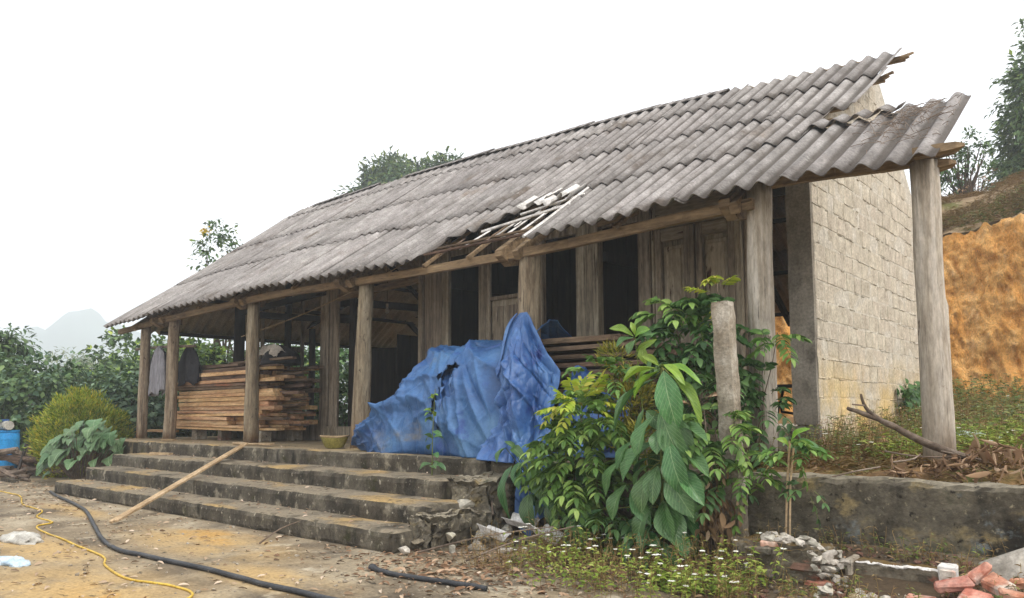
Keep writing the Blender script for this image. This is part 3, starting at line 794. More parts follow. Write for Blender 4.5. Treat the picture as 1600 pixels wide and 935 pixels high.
# rear slope, seen from below
x1 = -0.05
k = 0
while x1 > -13.3:
    x0 = max(-13.35, x1 - 2 * W5)
    for (a, b) in ((0.0, 0.34), (0.32, 0.68), (0.66, 1.0)):
        sheet(rear, x0 - 0.1, x1, cst(a - 0.01), cst(b), 0.0, 0.03, -1, m='roof_under', seed=k * 3.1, nlen=2)
    x1 = x0; k += 1
# lean-to sheets under the left gable, falling to the left
def lean(y, t, dn=0.0):
    x = -14.05 + 2.4 * t
    z = 2.27 + 1.75 * t
    tf = (y - YE) / (YR - YE)
    lim = (front(max(x, -14), tf).z if tf <= 1 else rear(x, (YB - y) / (YB - YR)).z) - 0.13
    return Vector((x, y, min(z + dn, lim)))
y0 = 0.35
k = 0
while y0 < 8.1:
    sheet(lambda y, t, d: lean(y, t, d), y0, y0 + W5 + 0.1, cst(0.0), cst(1.0), 0.0, 0.02, -1, m='roof_under', seed=50 + k, nlen=5)
    y0 += W5; k += 1
for t in (0.06, 0.45, 0.85):
    mb = MB(); ya, yb = 0.6 + 1.6 * t, 7.9 - 1.2 * t
    mb.beam(Vector((-14.05 + 2.4 * t, ya, 2.27 + 1.75 * t - 0.09)), Vector((-14.05 + 2.4 * t, yb, 2.27 + 1.75 * t - 0.09)), 0.06, 0.08)
    mb.build('purlin', 'wood_dark', roof)
# ridge caps: bent strips, lifted and slipped, missing at the right end and over a short stretch
capx = -12.75
while capx < -2.3:
    ln_ = rng.uniform(1.0, 1.35)
    if not (-10.9 < capx < -9.4):
        mb = MB()
        e = min(-2.05, capx + ln_)
        lift = rng.uniform(0.02, 0.05); tl = rng.uniform(-0.02, 0.03)
        A = []
        for x, l in ((capx - 0.06, lift), (e + 0.05, lift + tl)):
            c = Vector((x, YR, rz(x) + 0.03 + l))
            A += [c + Vector((0, -0.16, -0.10)), c, c + Vector((0, 0.16, -0.10)), c + Vector((0, 0.16, -0.112)), c + Vector((0, 0, -0.012)), c + Vector((0, -0.16, -0.112))]
        mb.add(A, [(0, 6, 7, 1), (1, 7, 8, 2), (2, 8, 9, 3), (3, 9, 10, 4), (4, 10, 11, 5), (5, 11, 6, 0), (0, 1, 4, 5), (1, 2, 3, 4), (6, 11, 10, 7), (7, 10, 9, 8)])
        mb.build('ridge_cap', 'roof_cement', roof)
    capx += ln_

# eave beam, post to post, just under the sheet ends
segs = [-14.0, -11.85, -8.9, -5.95, -2.82, 0.02, 1.44]
for a, b in zip(segs[:-1], segs[1:]):
    mb = MB(); n = 4
    for i in range(n):
        xa, xb = a + (b - a) * i / n, a + (b - a) * (i + 1) / n
        up = 0.215 if a >= 0 else 0.0; yb = 0.03 if a >= 0 else -0.13
        za, zb = ez(xa) - 0.115 + up, ez(xb) - 0.115 + up
        mb.beam((xa, yb, za), (xb + 0.004, yb, zb), 0.07, 0.105, 0.005, 0.003)
    mb.build('eave_beam', 'wood_beam', house)
# split ends of the beams that stick out beyond the corner post
for dy, dz, ln_, w, sd in ((-0.15, -0.06, 0.36, 0.07, 1), (0.05, -0.13, 0.26, 0.10, 2), (-0.02, -0.05, 0.30, 0.05, 3)):
    mb = MB(); z = 2.66 + dz
    pr = [(1.40, w, 0.045), (1.40 + ln_ * 0.5, w * 0.9, 0.04), (1.40 + ln_ * 0.85, w * 0.7, 0.03), (1.40 + ln_, w * 0.2, 0.012)]
    vs = []
    for x, hw, hh in pr:
        vs += [(x, dy - hw, z - hh), (x, dy + hw, z - hh * 0.8), (x, dy + hw * 0.9, z + hh), (x, dy - hw * 0.8, z + hh * 0.9)]
    fs = [(0, 3, 2, 1)] + [(i * 4 + k, i * 4 + (k + 1) % 4, i * 4 + 4 + (k + 1) % 4, i * 4 + 4 + k) for i in range(3) for k in range(4)] + [(12, 13, 14, 15)]
    mb.add(vs, fs); mb.build('beam_end', 'wood_beam', house)
for (x, t, ln_, w) in ((0.42, 0.97, 0.16, 0.045), (0.36, 0.80, 0.14, 0.04)):
    mb = MB(); p = front(x, t, -0.07)
    mb.beam(p, p + Vector((ln_ * 0.7, 0.0, 0.02)), w * 1.6, 0.05, 0.01, 0.01)
    mb.beam(p + Vector((0, 0.03, 0.03)), p + Vector((ln_, 0.05, 0.06)), w, 0.03, 0.006, 0.01)
    mb.build('beam_end', 'wood_beam', house)

# the hole: bare battens, splintered strips and broken bits of sheet
def strip(a, b, w, h, name, m):
    mb = MB(); mb.beam(a, b, w, h, 0.004, 0.004); return mb.build(name, m, roof)
strip(front(-4.35, 0.022, 0.0), front(-2.55, 0.03, 0.0), 0.04, 0.03, 'batten', 'plank_old')
strip(front(-4.25, 0.055, -0.01), front(-2.6, 0.06, 0.0), 0.035, 0.03, 'batten', 'plank_old')
strip(front(-3.75, 0.125, -0.01), front(-2.5, 0.185, 0.02), 0.035, 0.03, 'batten', 'roof_fresh')
strip(front(-3.35, 0.20, 0.0), front(-2.45, 0.24, 0.03), 0.03, 0.025, 'batten', 'roof_fresh')
for x, a, b, dx in ((-4.05, 0.02, 0.10, 0.1), (-3.75, 0.03, 0.13, 0.13), (-3.38, 0.04, 0.17, 0.12), (-3.15, 0.05, 0.21, 0.08), (-2.95, 0.04, 0.24, 0.1)):
    strip(front(x, a, -0.03), front(x + dx, b, -0.02), 0.05, 0.014, 'broken_strip', 'plank_old' if x < -3.9 else 'roof_fresh')
for i in range(9):
    x = rng.uniform(-3.4, -2.62); t = rng.uniform(0.04, 0.22)
    strip(front(x, t, 0.0), front(x + rng.uniform(0.02, 0.16), t + rng.uniform(0.01, 0.07), 0.01), 0.028, 0.008, 'splinter', 'plank_old' if i % 3 else 'roof_fresh')
for i, (x, t, w, l) in enumerate(((-3.30, 0.235, 0.22, 0.055), (-3.05, 0.25, 0.2, 0.05), (-2.80, 0.255, 0.2, 0.05), (-2.62, 0.24, 0.12, 0.06), (-2.9, 0.215, 0.16, 0.04))):
    sheet(front, x - w / 2, x + w / 2, cst(t - l * 0.5), cst(t + l), 0.05, 0.03, 1, name='broken_sheet', m='roof_fresh', jag=0.02, seed=i * 2.2, nlen=2)
# fresh broken edge of the sheet beside the hole
mb = MB()
pts = [front(-2.525, -0.015 + 0.3 * j / 10, 0.035) for j in range(11)]
mb.tube(pts, 0.020, 5); mb.build('sheet_edge', 'roof_fresh', roof)

# ---------------------------------------------------------------- posts of the porch
def post(x, y, z0, z1, r0, r1, m, lean=(0, 0), seed=0.0, seg=16, flat=0.0, name='column'):
    mb = MB(); n = 10
    pts, rr = [], []
    for i in range(n + 1):
        v = i / n
        pts.append((x + lean[0] * v + 0.022 * fbm(seed, v * 2.0), y + lean[1] * v + 0.012 * fbm(seed + 9, v * 2.0), z0 + (z1 - z0) * v))
        rr.append(r0 + (r1 - r0) * v)
    mb.tube(pts, rr, seg, wob=0.10 + flat, seed=seed)
    return mb.build(name, m, house, smooth=True)
post(-13.06, 0, -0.02, 2.30, .105, .095, 'wood_post', (0.05, 0), 1)
post(-11.86, 0, -0.02, 2.38, .115, .105, 'wood_post', (0.10, 0), 2)
post(-8.88, 0, -0.02, 2.42, .125, .10, 'wood_post', (-0.02, 0), 3)
post(-5.97, 0, 0.0, 2.38, .135, .105, 'wood_post', (0.12, 0), 4)
post(-2.83, 0, 0.0, 2.40, .150, .135, 'wood_post', (0.05, 0), 5, flat=0.12)
post(-0.01, 0, 0.05, 2.64, .120, .112, 'wood_post_pale', (0.04, 0), 6, flat=0.03)
post(1.44, 0, 0.0, 2.56, .118, .108, 'wood_post_pale', (0.0, 0), 7)
for x in (-13.06, -11.86, -8.88, -5.97):
    mb = rough_box(x - 0.17, x + 0.17, -0.16, 0.17, -0.01, 0.025, 0.09, 0.006, seed=x); mb.build('post_base', 'floor_concrete', house)
mb = rough_box(-0.20, 0.20, -0.20, 0.18, -0.01, 0.075, 0.07, 0.01, seed=4.0); mb.build('post_base', 'stone_wall', house)
mb = MB()                                                        # long drying crack in the fifth post
mb.add([(-2.86, -0.150, 1.0), (-2.835, -0.152, 1.6), (-2.842, -0.149, 2.1), (-2.853, -0.147, 1.6)], [(0, 1, 2, 3)])
# inner posts, dark under the roof
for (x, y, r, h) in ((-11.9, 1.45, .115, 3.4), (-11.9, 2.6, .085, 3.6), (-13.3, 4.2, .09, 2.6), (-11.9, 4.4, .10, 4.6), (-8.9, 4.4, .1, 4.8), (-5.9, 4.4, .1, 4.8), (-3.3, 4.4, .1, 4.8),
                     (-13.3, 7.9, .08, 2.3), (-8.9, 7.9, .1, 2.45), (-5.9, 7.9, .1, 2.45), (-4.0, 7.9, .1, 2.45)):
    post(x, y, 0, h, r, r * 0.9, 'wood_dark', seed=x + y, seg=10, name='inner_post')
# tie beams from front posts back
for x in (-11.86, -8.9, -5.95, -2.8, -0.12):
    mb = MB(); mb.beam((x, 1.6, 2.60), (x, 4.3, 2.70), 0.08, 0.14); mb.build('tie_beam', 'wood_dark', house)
mb = MB(); mb.beam((-13.9, 4.3, 2.6), (-11.8, 4.3, 3.2), 0.08, 0.1); mb.build('tie_beam', 'wood_dark', house)
mb = MB(); mb.beam((-11.9, 1.45, 2.62), (-8.9, 1.45, 2.75), 0.07, 0.12); mb.build('tie_beam', 'wood_dark', house)

# ---------------------------------------------------------------- timber front of the rooms, set back
def stud(x0, x1, z0, z1, y=1.5, d=0.09, m='wood_wall', name='wall_post', parent=house, ch=0.008):
    mb = MB(); mb.rbox(((x0 + x1) / 2, y, (z0 + z1) / 2), (x1 - x0, d, z1 - z0), None, ch, 0.004)
    return mb.build(name, m, parent)
stud(-9.08, -8.83, 0.0, 3.55, 1.55, 0.14, 'wood_wall')
stud(-8.80, -8.56, 0.1, 3.60, 1.52, 0.06, 'wood_wall')
stud(-8.52, -8.40, 0.1, 3.2, 1.75, 0.05, 'wood_dark')
stud(-6.32, -6.22, 0.1, 3.7, 1.47, 0.10)
stud(-6.20, -5.82, 0.1, 3.7, 1.52, 0.12)
stud(-5.80, -5.64, 0.1, 3.6, 1.48, 0.07)
stud(-5.00, -4.86, 0.1, 3.6, 1.50, 0.10)
stud(-4.84, -4.76, 0.1, 3.6, 1.47, 0.06)
stud(-4.20, -4.08, 0.1, 3.6, 1.50, 0.08)
stud(-3.98, -3.76, 0.1, 3.6, 1.50, 0.10)
stud(-3.16, -2.80, 0.1, 3.6, 1.50, 0.14)
stud(-2.18, -2.00, 0.1, 3.6, 1.48, 0.12)
stud(-1.985, -1.945, 0.1, 3.5, 1.46, 0.06, 'wood_door')
stud(-0.868, -0.79, 0.1, 3.5, 1.46, 0.10)
stud(-0.785, -0.66, 0.1, 3.5, 1.52, 0.10)
mb = MB(); mb.beam((-8.56, 1.50, 2.60), (-6.22, 1.50, 2.70), 0.07, 0.11); mb.build('rail', 'wood_beam', house)
stud(-5.64, -5.00, 2.97, 3.12, 1.50, 0.06, 'wood_wall', 'lintel')
stud(-4.76, -4.20, 2.95, 3.12, 1.50, 0.06, 'wood_wall', 'lintel')
stud(-3.76, -3.16, 2.95, 3.25, 1.50, 0.05, 'wood_wall', 'lintel')
stud(-2.80, -2.18, 2.96, 3.30, 1.50, 0.05, 'wood_wall', 'lintel')
mb = MB(); mb.beam((-2.80, 1.43, 3.03), (-2.16, 1.43, 3.09), 0.03, 0.12); mb.build('lintel', 'wood_beam', house)
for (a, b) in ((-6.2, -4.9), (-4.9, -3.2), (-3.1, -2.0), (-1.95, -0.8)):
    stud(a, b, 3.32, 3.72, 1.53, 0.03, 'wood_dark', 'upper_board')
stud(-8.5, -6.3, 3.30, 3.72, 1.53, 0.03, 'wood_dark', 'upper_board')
# panelled shutter low in the second opening
sh = stud(-4.76, -4.20, 1.15, 2.17, 1.51, 0.035, 'wood_door', 'shutter')
stud(-4.76, -4.20, 2.175, 2.23, 1.47, 0.06, 'wood_wall', 'shutter_rail', sh)
stud(-4.71, -4.52, 1.3, 2.08, 1.482, 0.02, 'wood_wall', 'shutter_panel', sh)
stud(-4.44, -4.25, 1.3, 2.08, 1.482, 0.02, 'wood_wall', 'shutter_panel', sh)
# header board over the doors and the two panelled doors
stud(-1.94, -0.87, 2.86, 3.26, 1.485, 0.03, 'wood_door_h', 'header_board')
stud(-1.94, -0.87, 2.795, 2.855, 1.435, 0.09, 'wood_door_h', 'lintel')
for (a, b) in ((-1.935, -1.445), (-1.375, -0.875)):
    d = stud(a, b, 0.12, 2.79, 1.515, 0.030, 'wood_wall', 'door')
    for z0, z1 in ((0.12, 0.32), (1.30, 1.45), (2.63, 2.785)):
        stud(a + 0.085, b - 0.085, z0, z1, 1.462, 0.060, 'wood_door_h', 'door_rail', d)
    stud(a, a + 0.085, 0.12, 2.788, 1.456, 0.066, 'wood_wall', 'door_stile', d)
    stud(b - 0.085, b, 0.12, 2.788, 1.456, 0.066, 'wood_wall', 'door_stile', d)
    for z0, z1 in ((0.40, 1.22), (1.53, 2.55)):
        stud(a + 0.105, b - 0.105, z0 - 0.02, z1 + 0.02, 1.483, 0.030, 'wood_door', 'door_panel', d, 0.012); stud(a + 0.14, b - 0.14, z0 + 0.03, z1 - 0.03, 1.466, 0.020, 'wood_door', 'door_panel', d, 0.018)
stud(-1.440, -1.380, 0.12, 2.79, 1.440, 0.09, 'wood_wall', 'door_mullion')
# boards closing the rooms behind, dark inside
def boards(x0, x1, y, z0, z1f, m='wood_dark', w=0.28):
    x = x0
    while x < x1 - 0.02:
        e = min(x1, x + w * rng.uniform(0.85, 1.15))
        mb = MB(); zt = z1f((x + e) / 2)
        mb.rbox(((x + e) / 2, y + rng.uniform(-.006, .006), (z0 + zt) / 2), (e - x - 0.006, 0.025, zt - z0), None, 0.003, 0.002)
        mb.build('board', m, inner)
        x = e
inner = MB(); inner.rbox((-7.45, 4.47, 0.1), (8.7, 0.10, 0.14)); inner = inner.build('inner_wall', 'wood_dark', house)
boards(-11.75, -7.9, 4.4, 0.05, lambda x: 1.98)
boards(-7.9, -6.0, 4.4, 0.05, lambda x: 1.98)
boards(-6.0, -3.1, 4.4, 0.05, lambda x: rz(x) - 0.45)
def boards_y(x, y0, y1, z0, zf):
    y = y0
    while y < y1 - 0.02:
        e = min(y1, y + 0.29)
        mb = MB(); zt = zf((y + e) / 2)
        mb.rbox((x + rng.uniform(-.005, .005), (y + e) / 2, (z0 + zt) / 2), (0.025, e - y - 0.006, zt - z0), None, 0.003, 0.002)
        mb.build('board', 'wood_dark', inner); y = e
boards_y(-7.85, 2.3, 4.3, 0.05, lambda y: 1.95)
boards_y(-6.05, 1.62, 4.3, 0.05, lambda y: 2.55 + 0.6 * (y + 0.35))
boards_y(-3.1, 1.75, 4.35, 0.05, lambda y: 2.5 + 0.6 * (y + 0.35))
# barred window frame left standing inside the porch
wf = MB()
for (y0, y1, z0, z1) in ((1.95, 2.02, 1.3, 3.2), (2.95, 3.02, 1.3, 3.2), (2.02, 2.95, 1.86, 1.98), (2.02, 2.95, 1.30, 1.38), (2.02, 2.95, 2.75, 2.85)):
    wf.rbox((-11.9, (y0 + y1) / 2, (z0 + z1) / 2), (0.07, y1 - y0 - 0.002, z1 - z0), None, 0.006)
wf = wf.build('window_frame', 'wood_wall', house)
for y in np.linspace(2.12, 2.85, 7):
    mb = MB(); mb.tube([(-11.9, y, 1.37), (-11.9, y, 1.87)], 0.014, 6); mb.build('window_bar', 'wood_dark', wf)

# ---------------------------------------------------------------- block wall of the gable
def wall_top(y):
    return (ez(0) + (rz(0) - ez(0)) * (y - YE) / (YR - YE) if y <= YR else 2.45 + (rz(0) - 2.45) * (YB - y) / (YB - YR)) - 0.13
mb = MB()
ys = [1.52, 2.5, YR, YR + 0.35, 6.0, 8.2]
tops = [wall_top(1.52), wall_top(2.5), wall_top(YR), wall_top(YR) + 0.10, wall_top(6.0), wall_top(8.2)]
vs = [(0.002, y, -0.05) for y in ys] + [(0.002, y, t) for y, t in zip(ys, tops)] + [(-0.25, y, -0.05) for y in ys] + [(-0.25, y, t) for y, t in zip(ys, tops)]
n = len(ys); fs = []
for i in range(n - 1):
    fs += [(i, i + 1, n + i + 1, n + i), (2 * n + i + 1, 2 * n + i, 3 * n + i, 3 * n + i + 1), (n + i, n + i + 1, 3 * n + i + 1, 3 * n + i)]
fs += [(0, n, 3 * n, 2 * n), (n - 1, 3 * n - 1, 4 * n - 1, 2 * n - 1)]
mb.add(vs, fs)
gable = mb.build('gable_wall', 'mortar', house)
BH, BL = 0.203, 0.35
cand = []
course = 0
z = 0.02
while z < 5.3:
    y = 1.50 - (0.2 if course % 2 else 0.0) + rng.uniform(-0.03, 0.03)
    while y < 8.15:
        l = BL * rng.choice([1, 1.05, 1, 0.55, 0.8, 0.92])
        a, b = max(1.50, y + 0.008), min(8.18, y + l - 0.008)
        yc = (a + b) / 2
        if b - a > 0.06 and z + BH < min(wall_top(a), wall_top(b)) + (0.1 if YR < yc < YR + .5 else 0):
            cand.append((a, b, z))
        y += l
    z += BH + 0.012; course += 1
def visible(c):       # the lower wall, and the peak that shows over the roof, come first
    a, b, z = c
    return 0 if (b < 7.4 and z < 2.0 + 0.35 * a) else (1 if z > 4.2 else 2)
cand.sort(key=lambda c: (visible(c), c[0]))
rest = MB()
for i, (a, b, z) in enumerate(cand):
    prud = rng.uniform(-0.003, 0.003)
    dz = rng.uniform(-0.003, 0.003)
    mb = MB() if i < 296 else rest
    mb.rbox((-0.05 + prud, (a + b) / 2, z + BH / 2 + dz), (0.11, b - a, BH - rng.uniform(0.0, 0.016)), Euler((rng.uniform(-.006, .006), 0, rng.uniform(-.005, .005))).to_matrix(), 0.004, 0.004)
    if i < 296: mb.build('block', 'block', gable)
if rest.v: rest.build('far_blocks', 'block', gable, kind='stuff')
# squeezed-out mortar along the joints
mb = MB()
for (a, b, z) in cand:
    if rng.random() < 0.55:
        k = a
        while k < b:
            e = min(b, k + rng.uniform(0.05, 0.2))
            if rng.random() < 0.6:
                mb.rbox((0.0, (k + e) / 2, z - 0.006 + rng.uniform(-.004, .004)), (0.026, e - k, rng.uniform(0.010, 0.024)), None, 0.006, 0.004)
            k = e + 0.02
mb.build('mortar_joint', 'mortar', gable, kind='stuff')
# plastered end of the wall, in the shade of the porch
mb = rough_box(-0.27, 0.006, 1.44, 1.515, 0.36, wall_top(1.5) - 0.02, 0.12, 0.004, 2.0, 0.006); mb.build('wall_end', 'plaster', house)
mb = rough_box(-0.29, 0.025, 1.41, 1.52, -0.05, 0.36, 0.12, 0.006, 2.0, 0.01); mb.build('wall_plinth', 'plaster', house)
stud(-0.66, -0.27, 2.95, 3.18, 1.5, 0.06, 'wood_dark', 'lintel')
mb = rough_box(-0.68, -0.29, 1.42, 1.56, -0.03, 0.34, 0.12, 0.006); mb.build('door_sill', 'plaster', house)

# ---------------------------------------------------------------- floor and the four steps
mb = rough_box(-13.6, 0.0, -0.66, 8.4, -0.70, 0.0, 0.13, 0.006, 2.0, 0.02, 1.0, skip=('-z', '+y'))
mb.build('porch_floor', 'floor_concrete', house)
def step(x0, x1, y0, y1, z0, z1, seed):
    mb = rough_box(x0, x1, y0, y1, z0, z1, 0.06, 0.012, 2.6, 0.022, seed, skip=('-z', '+y'))
    return mb.build('step', 'step_concrete', house)
step(-11.55, -2.82, -0.74, -0.60, -0.72, 0.012, 1)
step(-11.30, -2.86, -1.27, -0.70, -0.74, -0.19, 2)
step(-11.10, -2.66, -1.77, -1.20, -0.76, -0.385, 3)
step(-11.15, -2.62, -2.23, -1.70, -0.80, -0.58, 4)

# sill rail that closes the porch at the back, left
mb = MB(); mb.beam((-12.0, 1.62, 0.16), (-8.9, 1.62, 0.16), 0.16, 0.30); mb.build('base_beam', 'wood_wall', house)
mb = MB(); mb.beam((-8.9, 1.56, 0.14), (-6.2, 1.56, 0.14), 0.18, 0.26); mb.build('base_beam', 'wood_wall', house)
mb = MB(); mb.beam((-6.2, 1.56, 0.14), (-0.8, 1.56, 0.14), 0.18, 0.26); mb.build('base_beam', 'wood_wall', house)

tag(roof)
# bulb on its cord, and the wire along the porch
t = empty('light_bulb', (-8.38, 2.5, 2.4), label='bare glass light bulb hanging on a cord inside the dark porch', cat='light bulb')
mb = MB(); mb.tube([(-8.38, 2.5, 2.52), (-8.38, 2.5, 3.7)], 0.006, 5); mb.build('cord', 'steel_dark', t)
mb = MB(); mb.tube([(-8.38, 2.5, 2.40), (-8.38, 2.5, 2.42), (-8.38, 2.5, 2.46), (-8.38, 2.5, 2.50), (-8.38, 2.5, 2.53)], [.012, .038, .042, .025, .02], 10); mb.build('glass', 'bag_white', t, smooth=True)
mb = MB(); mb.tube([(-8.38, 2.5, 2.53), (-8.38, 2.5, 2.59)], 0.024, 8); mb.build('socket', 'cloth_pale', t)
mb = MB()
a, b = Vector((-10.6, 0.75, 1.98)), Vector((-6.15, 1.1, 2.92))
mb.tube([a.lerp(b, i / 14) + Vector((0, 0, -0.10 * math.sin(PI * i / 14))) for i in range(15)], 0.009, 5)
mb.build('wire', 'batten', label='thin brown wire strung slantwise across the porch between posts', cat='wire')

# ================================================================ walls and ruins beside the house
mb = rough_box(-2.80, 8.5, -0.72, -0.42, -0.95, 0.0, 0.05, 0.034, 2.4, 0.03, 3.0, skip=('-z',))
mb.build('retaining_wall', 'stone_wall', label='long dark stained retaining wall holding the weedy terrace beside the house', cat='wall')

t = empty('concrete_post', (0.10, -0.95, -0.7), label='short square rough concrete post standing upright among the bushes before the porch', cat='post')
mb = rough_box(-0.078, 0.078, -0.078, 0.078, -0.78, 1.43, 0.045, 0.010, 4.0, 0.010, 6.0)
R_ = Matrix.Translation((0.13, -0.95, 0)) @ Euler((math.radians(1.0), math.radians(-1.8), math.radians(3))).to_matrix().to_4x4()
mb.v = [tuple(R_ @ Vector(v)) for v in mb.v]
mb.build('shaft', 'post_concrete', t)

def stone(name, c, s, seed, m, **kw):
    mb = MB(); rock(mb, (0, 0, 0), s, seed)
    o = mb.build(name, m, **kw); o.location = c
    return o
def brick(c, rot, m='brick_red', size=(0.20, 0.095, 0.058), name='brick', parent=None, **kw):
    mb = MB(); mb.rbox((0, 0, 0), size, None, 0.012, 0.012)
    o = mb.build(name, m, None, **kw)
    o.location = c; o.rotation_euler = rot
    if parent is not None:
        o.parent = parent; o.matrix_parent_inverse = wmat(parent).inverted()
    return o

# broken brick wall in the foreground
ruin = empty('ruined_wall', (0.66, -1.2, -0.7), label='broken stub of old brick and mortar wall with mossy top in the foreground', cat='wall')
mb = rough_box(0.27, 0.95, -1.36, -1.02, -1.0, -0.455, 0.025, 0.032, 6.0, 0.03, 8.0); core = mb.build('mortar_core', 'ruin_mortar', ruin)
for ci, z in enumerate((-0.89, -0.815, -0.74, -0.665, -0.59, -0.515)):
    x = 0.33 + (0.11 if ci % 2 else 0)
    while x < 0.90:
        if rng.random() < 0.72 and not (z > -0.53 and x > 0.62):
            brick((x + 0.06, -1.335 + rng.uniform(-0.012, 0.006), z), (rng.uniform(-.04, .04), rng.uniform(-.04, .04), rng.uniform(-.05, .05)), 'brick_dirty', parent=ruin)
        x += 0.222
brick((0.60, -1.30, -0.475), (0.02, 0.03, 0.05), 'brick_red', parent=ruin)
brick((0.93, -1.33, -0.70), (0.05, 0.04, 0.02), 'brick_red', parent=ruin)
wall2 = empty('plastered_stub', (1.3, -1.0, -0.7), label='low grey plastered wall stub with a white broken top edge behind the rubble', cat='wall')
mb = rough_box(1.10, 1.66, -1.16, -1.00, -1.0, -0.535, 0.035, 0.014, 5.0, 0.012, 12.0); mb.build('plaster_face', 'ruin_mortar', wall2)
mb = rough_box(1.11, 1.65, -1.158, -1.118, -0.556, -0.538, 0.010, 0.010, 16.0, 0.006, 17.0); mb.build('broken_edge', 'roof_fresh', wall2)
mb = rough_box(1.055, 1.105, -1.20, -1.0, -1.0, -0.52, 0.025, 0.007, 5.0, 0.006, 22.0); mb.build('corner_render', 'post_concrete', wall2)
t = empty('brick_block', (1.74, -1.2, -0.6), label='single orange brick still framed in white mortar standing on the wall stub', cat='brick')
mb = MB(); mb.rbox((1.70, -1.14, -0.555), (0.115, 0.10, 0.115), Euler((0, 0.03, 0.1)).to_matrix(), 0.010, 0.006); mb.build('mortar_frame', 'roof_fresh', t)
mb = MB(); mb.rbox((1.705, -1.185, -0.556), (0.092, 0.03, 0.066), Euler((0, 0.03, 0.1)).to_matrix(), 0.008, 0.004); mb.build('brick_core', 'brick_red', t)

# broken stones spilled over the end of the ruin
spill = []
for i in range(78):
    u = rng.random() if i < 46 else rng.uniform(0.62, 1.0)
    x = 0.55 + 0.52 * u + rng.uniform(-.05, .05); y = -1.23 + rng.uniform(-0.12, 0.10) - 0.10 * (i >= 46)
    z = -0.425 - 0.05 * max(0, u - 0.45) / 0.55 - (0.34 * max(0, min(1, (x - 0.86) / 0.14)) * rng.random()) + rng.uniform(-0.015, 0.02)
    spill.append((x, y, z, rng.uniform(0.026, 0.064)))
for i, (x, y, z, s) in enumerate(spill):
    stone('stone', (x, y, z), (s * rng.uniform(.9, 1.5), s * rng.uniform(.8, 1.3), s * rng.uniform(.5, .9)), 100 + i, 'rubble_grey',
          label='pale broken stone chip spilled over the end of the brick wall stub', cat='stone', group='broken stones spilled over the wall stub')
for i in range(90):
    x = 0.95 + 0.62 * rng.random(); y = -1.38 + rng.uniform(-0.17, 0.15)
    s = rng.uniform(0.02, 0.055)
    stone('stone', (x, y, -0.745 + rng.uniform(0, 0.045)), (s * rng.uniform(.9, 1.5), s * rng.uniform(.8, 1.3), s * rng.uniform(.5, .9)), 200 + i, 'rubble_grey',
          label='pale rounded rubble stone in the heap at the foot of the wall stub', cat='stone', group='rubble stones heaped at the foot of the stub')
for i in range(34):
    x = rng.uniform(1.45, 2.15); y = rng.uniform(-1.5, -1.0); s = rng.uniform(0.03, 0.075)
    stone('stone', (x, y, -0.74 + 0.03 * rng.random() + 0.10 * max(0, (y + 1.3))), (s * 1.4, s, s * .8), 400 + i, 'rubble_grey' if i % 4 else 'brick_dirty',
          label='dusty lump of broken masonry under the loose brick heap', cat='stone', group='broken masonry under the loose bricks')
# loose bricks, right corner
BR = [((1.773, -1.380, -0.578), (0.25, -0.22, 0.30), (0.27, 0.13, 0.085), 'long orange brick lying in front with its mortar side up'),
      ((1.899, -1.280, -0.499), (0.5, -0.75, 0.5), (0.19, 0.10, 0.07), 'mortar crusted brick tipped on end at the top of the loose heap'),
      ((2.005, -1.320, -0.555), (0.35, 0.25, -0.5), (0.22, 0.16, 0.08), 'pale pink brick slanting down on the right of the loose heap'),
      ((2.109, -1.420, -0.598), (0.1, 0.1, 0.2), (0.22, 0.12, 0.08), 'pinkish brick lowest in the right corner of the picture'),
      ((2.093, -1.180, -0.555), (0.2, -0.2, 0.3), (0.14, 0.11, 0.07), 'small red brick half beside the grey slab piece'),
      ((1.906, -1.460, -0.633), (0.2, 0.1, -0.2), (0.22, 0.15, 0.08), 'dusty pink brick lying flat in the middle of the heap'),
      ((1.604, -1.460, -0.688), (0.1, 0.0, 0.1), (0.22, 0.12, 0.07), 'pale brick half cut by the bottom edge left of the heap')]
for c, r, s, lb in BR:
    brick(c, r, 'brick_red', tuple(q * 0.78 for q in s), label=lb, cat='brick', group='loose bricks by the wall stub')
o = MB(); o.rbox((0, 0, 0), (0.34, 0.22, 0.05), None, 0.01, 0.02); o = o.build('slab_piece', 'rubble_grey', label='grey broken concrete slab piece tilted against the retaining wall at right', cat='slab')
o.location = (2.060, -1.000, -0.494); o.rotation_euler = (0.9, -0.45, 0.3)

# stones packed in the side of the steps and on the ground beside them
for i, (x, y, z, s) in enumerate([(-2.55, -1.95, -0.70, .10), (-2.50, -2.18, -0.72, .07), (-2.42, -1.70, -0.66, .11), (-2.55, -1.50, -0.55, .10), (-2.62, -1.25, -0.42, .10), (-2.50, -1.15, -0.62, .12),
                                 (-2.70, -1.0, -0.30, .10), (-2.30, -1.35, -0.70, .10), (-2.22, -1.85, -0.74, .06), (-2.62, -0.88, -0.50, .12), (-2.35, -0.95, -0.66, .11), (-2.1, -1.62, -0.73, .10), (-1.9, -1.3, -0.70, .12), (-1.75, -1.62, -0.74, .08)]):
    stone('stone', (x, y, z), (s * 1.25, s, s * 0.8), 300 + i, 'rubble_grey' if i % 3 else 'step_concrete',
          label='rough stone exposed in the crumbling right side of the steps', cat='stone', group='stones in the crumbling side of the steps')
mb = rough_box(-2.92, -2.34, -1.22, -0.70, -0.85, -0.17, 0.035, 0.075, 4.5, 0.14, 31.0); mb.build('rubble_bank', 'stone_wall', label='crumbled earth and masonry bank at the right end of the steps', cat='rubble')
mb = rough_box(-2.74, -2.38, -1.95, -1.15, -0.9, -0.47, 0.035, 0.070, 4.5, 0.12, 41.0); mb.build('rubble_bank', 'stone_wall', label='lower crumbled masonry beside the second step', cat='rubble')

